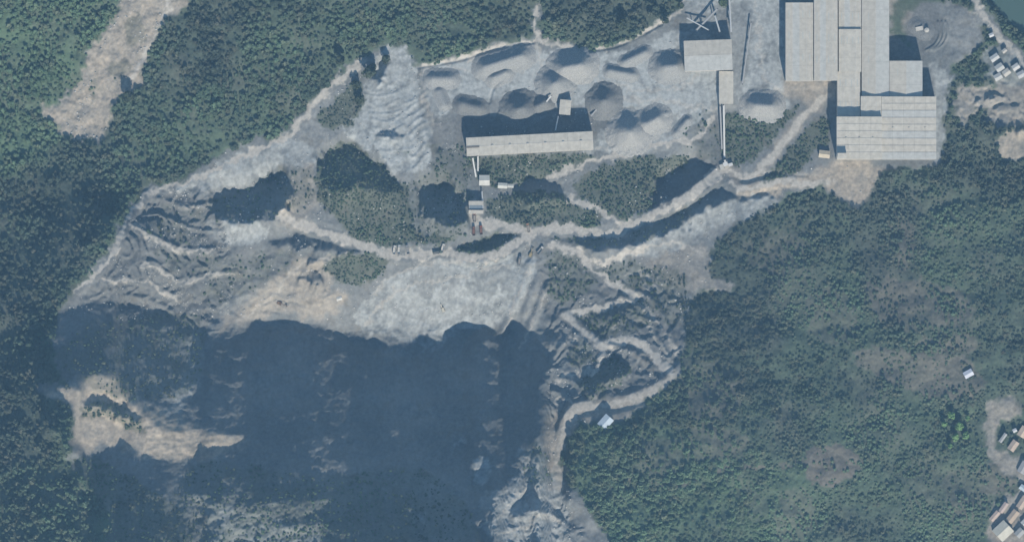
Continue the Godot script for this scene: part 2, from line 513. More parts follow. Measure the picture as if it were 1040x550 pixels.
	area(dark, [720,110, 736,110, 736,165, 716,165, 706,150], 0.45)
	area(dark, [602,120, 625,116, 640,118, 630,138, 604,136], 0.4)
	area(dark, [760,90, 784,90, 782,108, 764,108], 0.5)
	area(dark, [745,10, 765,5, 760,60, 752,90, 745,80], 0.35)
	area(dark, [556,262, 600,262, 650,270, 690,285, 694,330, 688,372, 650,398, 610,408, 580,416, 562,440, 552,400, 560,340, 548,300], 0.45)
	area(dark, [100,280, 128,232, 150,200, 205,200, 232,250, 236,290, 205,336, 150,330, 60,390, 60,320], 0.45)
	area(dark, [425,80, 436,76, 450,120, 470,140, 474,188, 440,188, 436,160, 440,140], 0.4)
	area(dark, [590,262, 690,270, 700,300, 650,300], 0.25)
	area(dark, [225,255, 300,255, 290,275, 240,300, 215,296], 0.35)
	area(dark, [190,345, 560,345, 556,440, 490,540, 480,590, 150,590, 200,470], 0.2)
	var field := sheet()
	area(field, [938,20, 960,6, 978,6, 993,20, 999,38, 990,50, 965,58, 945,52])
	area(field, [818,458, 842,450, 866,454, 872,478, 848,490, 820,488], 0.8)
	area(field, [868,355, 900,352, 945,360, 985,366, 1000,395, 970,404, 930,398, 895,382, 870,372], 0.6)
	area(field, [880,290, 930,285, 985,300, 980,325, 930,335, 890,325], 0.45)
	area(field, [905,225, 925,222, 928,262, 912,270], 0.4)
	area(field, [690,440, 720,430, 760,448, 720,470, 690,465], 0.4)
	area(field, [690,360, 740,370, 750,410, 715,430, 690,400], 0.35)
	area(field, [930,350, 950,340, 990,342, 990,356, 950,358], 0.5)
	area(field, [250,150, 330,135, 330,160, 260,175], 0.2)
	area(field, [1000,470, 1030,480, 1020,500, 996,498], 0.5)
	area(field, [760,240, 800,236, 820,262, 790,280, 762,268], 0.3)
	area(field, [820,300, 860,296, 870,340, 830,346], 0.3)
	area(field, [640,450, 690,446, 700,474, 660,480], 0.28)
	area(field, [960,480, 990,476, 996,520, 966,524], 0.3)
	area(field, [790,500, 820,498, 826,540, 790,546], 0.35)
	stroke(field, [640,486, 670,492, 700,490, 720,478, 770,474, 830,466, 870,464], 2.5, 0.8)
	var rough := sheet(0.3)
	area(rough, [360,320, 380,296, 410,276, 450,266, 530,258, 545,270, 535,300, 505,330, 440,352, 372,334], 0.42)
	area(rough, [100,275, 128,228, 150,195, 220,190, 240,250, 240,300, 200,340, 120,320], 0.9)
	area(rough, [550,262, 600,300, 690,300, 690,380, 600,420, 560,440, 556,340], 0.8)
	area(rough, [190,340, 540,340, 560,440, 500,560, 150,580, 90,470], 0.55)
	area(rough, [430,72, 500,52, 580,52, 690,30, 735,110, 640,108, 445,120], 0.12)
	area(rough, [745,0, 908,0, 905,165, 800,170, 750,110], 0.12)
	area(rough, [486,504, 530,470, 572,480, 580,570, 520,560, 490,536], 1.0)
	area(rough, [190,340, 215,340, 215,420, 250,446, 160,460], 0.8)
	area(rough, [190,500, 330,520, 330,580, 190,580], 1.0)
	area(rough, [72,392, 100,383, 128,384, 152,408, 180,424, 250,446, 200,464, 150,462, 110,452, 80,446], 0.22)
	area(rough, [210,209, 252,190, 294,176, 298,204, 269,227, 221,223], 0.9)
	area(rough, [424,194, 469,196, 478,207, 464,231, 428,215], 0.9)
	area(rough, [664,189, 704,163, 727,175, 697,200, 661,215], 0.7)
	for r in [R_MAIN, R_LOOP, R_EAST, R_HALL, R_YARD, R_SOUTH]: stroke(rough, r, 9.0, 0.06)
	area(rough, [131,-25, 100,39, 80,80, 46,109, 60,138, 107,144, 126,95, 149,62, 173,16, 200,-25], 0.6)
	var lush := sheet(0.35)
	area(lush, [-30,-30, 130,-30, 90,80, 60,150, -30,170], 0.95)
	area(lush, [120,100, 220,90, 280,110, 230,160, 130,150], 0.5)
	area(lush, [-30,200, 110,190, 80,290, 50,360, 60,470, -30,460], 0.05)
	area(lush, [-30,470, 60,480, 70,530, -30,540], 0.45)
	area(lush, [110,515, 160,525, 170,560, 110,560], 0.8)
	area(lush, [600,440, 700,440, 760,480, 820,470, 810,570, 590,570], 0.75)
	area(lush, [690,220, 760,210, 800,290, 780,360, 700,345], 0.0)
	area(lush, [875,195, 935,200, 930,320, 880,310], 0.0)
	area(lush, [690,390, 760,380, 740,430, 690,430], 0.1)
	area(lush, [955,415, 985,415, 990,450, 960,455], 1.0)
	area(lush, [290,0, 420,0, 400,50, 300,110], 0.45)
	area(lush, [180,-20, 260,-20, 250,60, 160,90], 0.15)
	area(lush, [430,-20, 540,-20, 540,30, 430,55], 0.25)
	area(lush, [570,-20, 690,-20, 640,30, 570,40], 0.1)
	area(lush, [960,85, 1045,130, 1045,200, 950,180], 0.15)
	area(lush, [850,400, 1000,440, 1000,560, 860,560], 0.5)
	var terr := sheet()
	area(terr, [104,276, 128,232, 150,200, 205,200, 232,250, 236,290, 205,336, 150,330, 108,318, 80,305], 0.9)
	area(terr, [556,262, 600,262, 650,270, 690,285, 694,330, 688,372, 650,398, 610,408, 580,416, 562,440, 552,400, 560,340, 548,300], 0.7)
	area(terr, [486,530, 512,490, 534,456, 560,450, 574,480, 584,505, 590,580, 500,580], 0.5)
	area(terr, [250,262, 300,256, 340,300, 290,316, 240,320, 225,300], 0.6)
	area(terr, [60,310, 190,320, 185,395, 130,400, 60,390], 0.12)
	area(terr, [974,90, 1045,80, 1050,125, 1000,124, 978,130], 0.6)
	m_terr = bytes(terr, 8.0)
	m_bare = bytes(bare, 4.5)
	m_veg = bytes(veg, 3.0)
	m_road = bytes(road, 1.6)
	m_tan = bytes(tan_, 7.0)
	m_pale = bytes(pale, 3.0)
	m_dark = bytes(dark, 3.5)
	m_field = bytes(field, 3.0)
	m_rough = bytes(rough, 6.0)
	m_lush = bytes(lush, 14.0)

# The cut faces: south of its foot the ground climbs as steeply as the sun stands, save on the terraces, spurs and ledges
func pit_wall() -> void:
	var foot := smooth_line(pv([40,322, 70,316, 100,306, 140,312, 172,320, 196,344, 212,353, 236,350, 262,337, 285,329, 330,334, 362,348, 400,356, 440,372, 458,360, 480,340, 498,332, 515,348, 540,360, 558,358, 600,356, 660,360]), false, 8)
	foot = ragged(foot, 6.0)
	var toe := PackedFloat32Array()
	toe.resize(GW)
	for i in foot.size() - 1:
		for x in range(int(foot[i].x), int(foot[i + 1].x) + 1):
			if x + EDGE >= 0 and x + EDGE < GW:
				toe[x + EDGE] = lerpf(foot[i].y, foot[i + 1].y, clampf((x - foot[i].x) / maxf(0.01, foot[i + 1].x - foot[i].x), 0.0, 1.0))
	var raw := toe.duplicate()
	for x in range(EDGE + 46, EDGE + 594):
		var sum := 0.0
		for k in range(-6, 7): sum += raw[x + k]
		toe[x] = sum / 13.0
	var lit := sheet()
	for a in [
		[45,391, 62,392, 83,394, 95,382, 114,383, 135,404, 155,423, 164,433, 186,438, 200,433, 221,440, 255,445, 222,456, 200,464, 169,467, 152,461, 130,450, 110,456, 104,466, 86,452, 78,436, 77,419, 70,404],
		[206,344, 214,348, 208,366, 202,384, 192,398, 186,416, 176,420, 180,400, 192,384, 200,364],
		[484,464, 499,461, 501,477, 492,485, 482,491], [464,445, 475,443, 475,451, 464,452], [417,522, 428,518, 436,526, 418,529],
		[196,502, 216,502, 214,508, 198,508], [214,512, 238,514, 262,520, 292,526, 280,534, 248,530, 222,522], [262,534, 300,532, 332,540, 330,556, 270,548], [228,540, 252,536, 250,544, 230,550], [206,526, 214,522, 210,532],
		[556,340, 562,372, 552,392, 560,408, 552,424, 558,440, 536,450, 528,462, 534,478, 516,488, 510,504, 500,520, 486,530, 512,548, 540,560, 540,600, 640,600, 640,340]]:
		fill(lit, ragged(smooth_line(pv(a), true, 6), 5.0), 1.0)
	var lb := lit.get_data()
	var zone := sheet()
	area(zone, [62,300, 62,390, 45,396, 78,470, 110,505, 150,580, 590,580, 575,500, 575,440, 572,400, 566,350, 540,335, 500,305, 440,330, 360,320, 290,305, 230,322, 190,320, 130,300])
	var zb := bytes(zone, 18.0)
	var F := Image.create_empty(GW, GH, false, Image.FORMAT_RF)
	for x in GW:
		var t := int(toe[x]) + EDGE
		if toe[x] <= 0.0: continue
		var h := H[t * GW + x]
		var ref := h
		for y in GH:
			var k := y * GW + x
			if y <= t:
				F.set_pixel(x, y, Color(H[k], 0, 0))
			else:
				var u := float(x - EDGE)
				var v := float(y - EDGE)
				var s := lerpf(0.735, 0.70, smoothstep(440.0, 470.0, v) * (1.0 - smoothstep(300.0, 360.0, u)))
				s = lerpf(s, 0.34, smoothstep(498.0, 512.0, v) * smoothstep(180.0, 205.0, u) * (1.0 - smoothstep(320.0, 350.0, u)))
				s = lerpf(s, 0.69, (1.0 - smoothstep(140.0, 240.0, u)) * (1.0 - smoothstep(392.0, 410.0, v)))
				ref += s
				if lb[k] > 127: h += (0.04 if v > 420.0 or u < 176.0 else 0.50) if u < 500.0 else 0.22
				else: h += s + (clampf((ref - h) * 0.02, 0.0, 0.10) * smoothstep(260.0, 360.0, u))
				F.set_pixel(x, y, Color(h, 0, 0))
	F.resize(GW / 4, GH / 3, Image.INTERPOLATE_TRILINEAR)
	var B := F.duplicate()
	B.resize(GW / 11, GH / 3, Image.INTERPOLATE_TRILINEAR)
	B.resize(GW, GH, Image.INTERPOLATE_CUBIC)
	var bf: PackedFloat32Array = B.get_data().to_float32_array()
	F.resize(GW, GH, Image.INTERPOLATE_CUBIC)
	var f := F.get_data().to_float32_array()
	for x in GW:
		if toe[x] <= 0.0: continue
		for y in GH:
			var k := y * GW + x
			if zb[k] > 0: H[k] = lerpf(H[k], lerpf(f[k], bf[k], 0.9 if y - EDGE > toe[x] + 14.0 else 0.9 * clampf((y - EDGE - toe[x]) / 14.0, 0.0, 1.0)), smoothstep(0.0, 1.0, zb[k] / 255.0))

func cut_banks() -> void:
	bank([210,209, 221,196, 236,190, 252,190, 268,182, 280,176, 294,176, 298,190, 296,204, 286,217, 269,227, 241,226, 221,223], 0.45, 18, 26, 0.72)
	bank([271,246, 290,238, 307,234, 324,240, 348,247, 373,252, 352,256, 314,253, 290,251], 0.6, 10, 10)
	bank([324,164, 344,147, 366,151, 392,170, 408,188, 392,194, 366,190, 344,196, 328,190], 0.5, 40, 14, 0.56)
	bank([424,194, 445,187, 469,196, 478,207, 474,222, 464,231, 445,226, 428,215], 0.5, 18, 20, 0.72)
	bank([460,257, 476,247, 507,238, 528,239, 529,245, 514,254, 486,262, 469,262], 0.5, 8, 8)
	bank([510,200, 540,184, 566,186, 574,196, 558,204, 535,204], 0.5, 18, 16, 0.72)
	bank([556,240, 600,241, 621,238, 645,230, 669,221, 704,202, 731,190, 752,197, 788,194, 784,199, 766,202, 738,205, 714,214, 693,226, 669,240, 645,249, 621,256, 600,253, 575,247], 0.75, 24, 8)
	bank([664,189, 679,177, 704,163, 717,165, 727,175, 721,184, 697,200, 673,213, 661,215], 0.5, 9, 18, 0.72)
	bank([752,186, 773,181, 800,177, 821,177, 824,183, 793,184, 766,190], 0.6, 6, 6)
	bank([592,388, 606,374, 626,364, 638,374, 630,384, 612,386, 600,400], 0.6, 10, 8)
	bank([88,404, 104,399, 125,407, 146,423, 138,425, 118,418, 100,412], 0.6, 10, 8)
	bank([1016,128, 1030,124, 1052,126, 1052,132, 1030,132], 0.7, 10, 7)
	bank([1004,112, 1022,104, 1042,100, 1040,105, 1022,110], 0.7, 8, 5)
	bank([988,104, 1004,95, 1024,92, 1006,99], 0.7, 8, 5)
	bank([306,258, 318,252, 334,258, 326,266, 312,266], 0.6, 8, 6)
	bank([300,282, 318,274, 332,284, 318,290], 0.6, 8, 6)
	bank([376,76, 388,60, 394,64, 388,84], 0.3, 6, 6)
	bank([385,140, 396,131, 410,134, 402,138], 0.7, 14, 6)
	bank([520,512, 540,502, 562,512, 570,524, 548,518, 528,524], 0.6, 8, 7)

func grade_tracks() -> void:
	for r in [BENCH1, BENCH2, BENCH3]:
		rim(r, 2.0, 5.0)
		grade(r, 3.0, 3.0, 0.3)
	rim([128,300, 150,304, 172,314], 2.5, 5.0)
	rim([150,196, 170,205, 190,210, 214,206], 2.5, 5.0)
	rim([150,214, 172,222, 196,232, 214,234], 2.0, 4.0)
	for r in [R_MAIN, R_EAST, R_LOOP]: grade(r, 9.0, 5.0)
	for r in [R_HALL, R_ZIG, R_ZIG3, R_YARD, R_TAN, R_WEST]: grade(r, 6.0, 5.0)
	grade(R_SOUTH, 9.0, 6.0)
	# berms and drainage lines
	for r in [[425,68, 450,64, 470,60, 490,53, 515,47, 542,43], [600,51, 625,47, 650,36, 672,24]]: rim(r, -1.6, 3.0)
	for k in 3: rim([941 + k * 4,51, 950 + k * 4,45, 955 + k * 4,34, 953 + k * 4,22], 1.3, 2.0)
	rim([497,104, 500,92, 506,84, 514,77], -1.3, 2.5)
	var rw := RandomNumberGenerator.new()
	rw.seed = 77
	for k in 12:      # washed ridges on the gravel fan
		var y0 := 86.0 + k * 6.5 + rw.randf_range(-2, 2)
		rim([368 + k * 2.0,y0 + 3, 384 + k * 1.6 + rw.randf_range(-4, 4),y0 + rw.randf_range(2, 9), 402 + k * 1.2,y0 + rw.randf_range(-4, 3)], rw.randf_range(0.15, 0.6), 2.6)
	for k in 9:
		var y0 := 92.0 + k * 8.0 + rw.randf_range(-2, 2)
		rim([434 - k * 0.4,y0, 424,y0 + rw.randf_range(4, 10), 412 + k,y0 + 13], rw.randf_range(0.4, 1.1), 3.0)
	for a in [[538,268, 528,300, 511,337], [557,287, 545,316, 529,352], [548,280, 540,300, 533,318]]: rim(a, 3.0, 7.0)
	rim([424,70, 428,100, 436,128, 446,150], -3.0, 7.0)
	rim([466,76, 464,100, 470,122], 1.6, 6.0)
	for a in [[648,296, 664,306, 676,326, 686,352], [636,312, 654,322, 668,344, 682,366], [620,350, 640,356, 656,368, 664,382], [630,300, 650,312, 664,330], [574,346, 566,356, 560,372], [570,384, 584,388, 588,398, 578,408], [560,396, 572,402, 570,414]]: rim(a, 2.4, 4.5)
	# the yard of the plant is level
	level([690,38, 748,38, 748,108, 728,108, 728,76, 690,76], 0.0, 4.0)
	level([788,-30, 910,-30, 910,58, 944,58, 956,92, 956,166, 846,166, 846,88, 788,88], 0.0, 5.0)
	level([468,130, 608,126, 608,160, 468,164], -1.0, 6.0)
	level([1000,-30, 1003,0, 1017,14, 1030,27, 1045,34, 1070,40, 1070,-30], -12.0, 4.0)

func shape_ground() -> void:
	base_heights()
	core_heights()
	# relief
	pit_wall()
	cut_banks()
	var nb := noise(11, 0.035, 5, 0.55)
	var nf := noise(12, 0.014, 3, 0.5)
	var ng := noise(13, 0.03, 4, 0.55)
	for y in GH:
		var v := float(y - EDGE)
		for x in GW:
			var u := float(x - EDGE)
			var k := y * GW + x
			var r := m_rough[k] / 255.0
			var b := m_bare[k] / 255.0
			var g := 1.0
			if u > 786 and u < 958 and v < 172: g = 0.15
			H[k] += g * (nb.get_noise_2d(u, v) * lerpf(2.0, 4.4 * r, b) + nf.get_noise_2d(u, v) * lerpf(5.0, 3.0 * r, b))
			if v > 335 and u > 150 and u < 560:
				H[k] += (ng.get_noise_2d(u * 0.45 - v * 0.35, v * 1.1 + u * 0.2) * 2.8 + ng.get_noise_2d(u * 1.5, v * 0.6 + 300.0) * 1.2) * b
			var tm := m_terr[k] / 255.0
			if tm > 0.0:
				var st := 4.5 if u > 400.0 else 6.0
				var q := (H[k] + 200.0 + nf.get_noise_2d(u * 2.0, v * 2.0) * 6.0) / st
				var f := q - floorf(q)
				H[k] += (smoothstep(0.5, 1.0, f) - f) * st * tm
	grade_tracks()

func beyond(u: float, v: float) -> float:      # metres past the surveyed core
	return Vector2(maxf(0.0, maxf(-EDGE - u, u - 1060.0)), maxf(0.0, maxf(-EDGE - v, v - 570.0))).length()

func ground_color(u: float, v: float, k: int, n1: float, n2: float, n3: float) -> Color:
	var lush := m_lush[k] / 255.0
	var green := Color(0.080, 0.100, 0.084).lerp(Color(0.112, 0.168, 0.110), lush)
	green = green.lerp(Color(0.128, 0.134, 0.116), clampf(n1 * 0.8 + 0.15, 0.0, 0.7))
	var field := m_field[k] / 255.0
	green = green.lerp(Color(0.190, 0.172, 0.155), field)
	var rock := Color(0.160, 0.174, 0.182).lerp(Color(0.238, 0.250, 0.254), clampf(0.5 + n1 * 1.2 + n3 * 0.5, 0.0, 1.0))
	var tan_ := m_tan[k] / 255.0
	rock = rock.lerp(Color(0.395, 0.352, 0.298), clampf(tan_ * (0.95 + n2 * 0.45 + n3 * 0.6), 0.0, 1.0))
	var pale := m_pale[k] / 255.0
	rock = rock.lerp(Color(0.352, 0.378, 0.390), clampf(pale * (0.95 + n2 * 0.8 + n3 * 0.9), 0.0, 1.0))
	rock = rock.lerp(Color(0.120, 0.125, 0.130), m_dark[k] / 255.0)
	rock = rock.lerp(Color(0.450, 0.432, 0.400), m_road[k] / 255.0 * 0.92)
	var veg := clampf(m_veg[k] / 255.0 * 1.25 + n3 * 0.5 * (1.0 if m_veg[k] > 8 else 0.0), 0.0, 1.0) * (1.0 - m_road[k] / 255.0)
	rock = rock.lerp(Color(0.105, 0.122, 0.095), veg * 0.85)
	rock = rock.lerp(Color(0.150, 0.145, 0.130), clampf(n3 * 1.6 - 0.35, 0.0, 0.55) * (1.0 - pale) * (1.0 - m_road[k] / 255.0))
	return green.lerp(rock, m_bare[k] / 255.0 * (1.0 - smoothstep(0.0, 45.0, beyond(u, v) + n3 * 20.0 * signf(beyond(u, v))))) * (1.0 + n2 * 0.16)

func build_ground() -> void:
	var xs := PackedFloat32Array()
	var ys := PackedFloat32Array()
	for d in [1500, 1000, 700, 450, 300, 200, 140, 100, 72, 52, 40, 32, 26]: xs.append(-float(d))
	for x in GW: xs.append(x - EDGE)
	for d in [26, 32, 40, 52, 72, 100, 140, 200, 300, 450, 700, 1000, 1500]: xs.append(1040.0 + d)
	for d in [1500, 1000, 700, 450, 300, 200, 140, 100, 72, 52, 40, 32, 26]: ys.append(-float(d))
	for y in GH: ys.append(y - EDGE)
	for d in [26, 32, 40, 52, 72, 100, 140, 200, 300, 450, 700, 1000, 1500]: ys.append(550.0 + d)
	var nx := xs.size()
	var ny := ys.size()
	var verts := PackedVector3Array()
	var norms := PackedVector3Array()
	var cols := PackedColorArray()
	var cls := PackedByteArray()
	verts.resize(nx * ny)
	norms.resize(nx * ny)
	cols.resize(nx * ny)
	cls.resize(nx * ny)
	var w1 := noise(21, 0.07, 3)
	var w2 := noise(22, 0.07, 3)
	var c1 := noise(23, 0.012, 4)
	var c2 := noise(24, 0.11, 4, 0.65)
	var c3 := noise(25, 0.04, 4, 0.6)
	for y in ny:
		var v := ys[y]
		var gy := clampi(int(v) + EDGE, 0, GH - 1)
		for x in nx:
			var u := xs[x]
			var k := y * nx + x
			var gx := clampi(int(u) + EDGE, 0, GW - 1)
			var g := gy * GW + gx
			var inside := u >= -EDGE and u <= 1060 and v >= -EDGE and v <= 570
			var h := H[g]
			if not inside:
				var ue := clampf(u, -EDGE, 1060)
				var ve := clampf(v, -EDGE, 570)
				h = base_at(u, v) + (H[g] - base_at(ue, ve)) * exp(-Vector2(u - ue, v - ve).length() / 90.0)
			verts[k] = Vector3(u - CU, h, v - CV)
			if inside and gx > 0 and gy > 0 and gx < GW - 1 and gy < GH - 1:
				norms[k] = Vector3(H[g - 1] - H[g + 1], 2.0, H[g - GW] - H[g + GW]).normalized()
			else:
				norms[k] = Vector3.UP
			var n2 := c2.get_noise_2d(u, v)
			var wx := clampi(gx + int(w1.get_noise_2d(u, v) * 7.0), 0, GW - 1)
			var wy := clampi(gy + int(w2.get_noise_2d(u, v) * 7.0), 0, GH - 1)
			var wk := wy * GW + wx
			var sharp := m_bare[g] > 0 and (u > 786 and u < 958 and v < 172)
			cols[k] = ground_color(u, v, g if sharp else wk, c1.get_noise_2d(u, v), n2, c3.get_noise_2d(u, v))
			cls[k] = 0 if beyond(u, v) > 40.0 else 2 if m_road[wk] > 128 else (1 if m_bare[wk] > 128 else (3 if m_field[wk] > 140 else 0))
	var grain := noise_tex(31, 0.012, 0.80, 1.0, 1024, 5)
	var m := StandardMaterial3D.new()
	m.vertex_color_use_as_albedo = true
	m.albedo_texture = grain
	m.uv1_triplanar = true
	m.uv1_world_triplanar = true
	m.uv1_scale = Vector3.ONE * (1.0 / 61.0)
	m.roughness = 1.0
	m.metallic_specular = 0.15
	var names := ["ground", "quarry", "dirt_road", "field"]
	for c in 4:
		var back := PackedInt32Array()
		back.resize(nx * ny)
		back.fill(-1)
		var vv := PackedVector3Array()
		var vn := PackedVector3Array()
		var vc := PackedColorArray()
		var ix := PackedInt32Array()
		for y in ny - 1:
			for x in nx - 1:
				var k := y * nx + x
				if cls[k] != c: continue
				for q in [k, k + 1, k + nx, k + 1, k + nx + 1, k + nx]:
					if back[q] < 0:
						back[q] = vv.size()
						vv.append(verts[q])
						vn.append(norms[q])
						vc.append(cols[q])
					ix.append(back[q])
		var arr := []
		arr.resize(Mesh.ARRAY_MAX)
		arr[Mesh.ARRAY_VERTEX] = vv
		arr[Mesh.ARRAY_NORMAL] = vn
		arr[Mesh.ARRAY_COLOR] = vc
		arr[Mesh.ARRAY_INDEX] = ix
		var am := ArrayMesh.new()
		am.add_surface_from_arrays(Mesh.PRIMITIVE_TRIANGLES, arr)
		var o := part(self, names[c], am, m)
		o.set_meta("kind", "structure")
		tag(o, ["wooded ground of green and brown soil around the quarry", "pale grey and tan bare rock of the quarry and its yard", "pale dirt tracks winding through the quarry", "dull brown field plots among the woods"][c])

# ------------------------------------------------------------------ plants
func crown_mesh(sd: int, r: float, h: float, leaves: int, size: float) -> ArrayMesh:
	var g := RandomNumberGenerator.new()
	g.seed = sd
	var st := SurfaceTool.new()
	st.begin(Mesh.PRIMITIVE_TRIANGLES)
	var lobes: Array[Vector4] = []
	for k in 6:
		var a := TAU * k / 6.0 + g.randf() * 0.8
		var d := r * g.randf_range(0.25, 0.6)
		lobes.append(Vector4(cos(a) * d, h * g.randf_range(0.45, 0.85), sin(a) * d, r * g.randf_range(0.38, 0.6)))
	lobes.append(Vector4(0, h * 0.8, 0, r * 0.5))
	for i in leaves:
		var l := lobes[i % lobes.size()]
		var d := Vector3(g.randfn(), g.randfn() + 0.35, g.randfn()).normalized()
		var p := Vector3(l.x, l.y, l.z) + d * l.w * g.randf_range(0.75, 1.05)
		var n := (d + Vector3(g.randfn(), g.randfn(), g.randfn()) * 0.35).normalized()
		var t := n.cross(Vector3(g.randfn(), g.randfn(), g.randfn())).normalized()
		var b := n.cross(t)
		var s := size * g.randf_range(0.7, 1.3)
		var tone := g.randf_range(0.75, 1.2)
		st.set_color(Color(tone, tone, tone * g.randf_range(0.85, 1.05)))
		for q in [[-1.0, -0.7], [0.0, 1.0], [1.0, -0.5]]:
			st.set_normal(n)
			st.add_vertex(p + t * s * q[0] + b * s * q[1])
	return st.commit()

func trunk_mesh(h: float, r: float) -> ArrayMesh:
	var st := SurfaceTool.new()
	st.begin(Mesh.PRIMITIVE_TRIANGLES)
	limb(st, Vector3(0, -1.2, 0), Vector3(0.1, h * 0.55, 0), r, r * 0.6)
	for k in 4:
		var a := TAU * k / 4.0 + 0.4
		limb(st, Vector3(0.05, h * 0.45, 0), Vector3(cos(a) * h * 0.22, h * 0.78, sin(a) * h * 0.22), r * 0.45, r * 0.15)
	st.generate_normals()
	return st.commit()

func limb(st: SurfaceTool, a: Vector3, b: Vector3, ra: float, rb: float) -> void:
	var d := (b - a).normalized()
	var s := d.cross(Vector3(0.31, 0.2, 0.93)).normalized()
	var t := d.cross(s)
	for k in 6:
		var c0 := cos(TAU * k / 6.0) * s + sin(TAU * k / 6.0) * t
		var c1 := cos(TAU * (k + 1) / 6.0) * s + sin(TAU * (k + 1) / 6.0) * t
		for q in [a + c0 * ra, b + c0 * rb, a + c1 * ra, a + c1 * ra, b + c0 * rb, b + c1 * rb]: st.add_vertex(q)

func leaf_mat() -> StandardMaterial3D:
	var m := StandardMaterial3D.new()
	m.vertex_color_use_as_albedo = true
	m.roughness = 0.8
	m.metallic_specular = 0.2
	m.cull_mode = BaseMaterial3D.CULL_DISABLED
	m.backlight_enabled = true
	m.backlight = srgb(0.012, 0.02, 0.006)
	return m

func wood_of(u: float, v: float) -> int:
	var gx := clampi(int(u) + EDGE, 0, GW - 1)
	var gy := clampi(int(v) + EDGE, 0, GH - 1)
	var k := gy * GW + gx
	if m_bare[k] > 110 and beyond(u, v) < 1.0:
		return 6 if u < 480 else (7 if v < 240 and u < 735 else 8)
	if u > 940 and v < 185: return 4
	if u > 560 and v > 165: return 5 if u > 780 else 3
	if v < 170 and u > 425: return 2
	return 0 if v < 205 + u * 0.1 else 1

func scatter_rubble() -> void:
	var g := RandomNumberGenerator.new()
	g.seed = 9
	var sm_ := SphereMesh.new()
	sm_.radius = 0.5
	sm_.height = 1.0
	sm_.radial_segments = 7
	sm_.rings = 4
	var tool := SurfaceTool.new()
	tool.create_from(sm_, 0)
	var md := MeshDataTool.new()
	md.create_from_surface(tool.commit(), 0)
	var nz := noise(91, 1.3, 2)
	for i in md.get_vertex_count():
		var p := md.get_vertex(i)
		md.set_vertex(i, p * (1.0 + nz.get_noise_3d(p.x * 3.0, p.y * 3.0, p.z * 3.0) * 0.8))
	var rock := ArrayMesh.new()
	md.commit_to_surface(rock)
	var put: Array[Transform3D] = []
	var tint: Array[Color] = []
	var nc := noise(92, 0.03, 3)
	for i in 150000:
		var u := g.randf_range(20, 1000)
		var v := g.randf_range(0, 555)
		var q := g.randf()
		var k := (int(v) + EDGE) * GW + int(u) + EDGE
		if m_bare[k] < 200 or m_road[k] > 60 or m_field[k] > 60: continue
		if u > 690 and v < 168: continue
		if v > 325 and u < 556: continue
		var want := m_rough[k] / 255.0 * clampf(nc.get_noise_2d(u, v) * 1.6 + 0.15, 0.0, 1.0)
		if q > want: continue
		var s := 0.4 + pow(g.randf(), 4.0) * 1.6
		put.append(Transform3D(Basis(Vector3(g.randfn(), g.randfn(), g.randfn()).normalized(), g.randf() * 6.0).scaled(Vector3(s, s * 0.7, s)), at(u, v, s * 0.05)))
		var t := g.randf_range(0.75, 1.25)
		tint.append(Color(0.33, 0.335, 0.33) * t)
	var mm := MultiMesh.new()
	mm.transform_format = MultiMesh.TRANSFORM_3D
	mm.use_colors = true
	mm.mesh = rock
	mm.instance_count = put.size()
	for i in put.size():
		mm.set_instance_transform(i, put[i])
		mm.set_instance_color(i, tint[i])
	var m := StandardMaterial3D.new()
	m.vertex_color_use_as_albedo = true
	m.roughness = 1.0
	var o := MultiMeshInstance3D.new()
	o.multimesh = mm
	o.material_override = m
	o.name = "rubble"
	add_child(o)
	tag(o, "loose grey boulders and rubble strewn over the quarry slopes", "rubble", "", "stuff")
	print("rubble ", put.size())

func plant_woods() -> void:
	var leaf := leaf_mat()
	var lists: Array = []
	var tints: Array = []
	for k in 9:
		lists.append([])
		tints.append([])
	var nd := noise(41, 0.02, 3)
	var nt := noise(42, 0.008, 3)
	var ns := noise(43, 0.06, 3)
	rng.seed = 5
	for fine in 2: scatter_wood(fine == 1, lists, tints, nd, nt, ns)
	plant_lists(lists, tints, leaf)

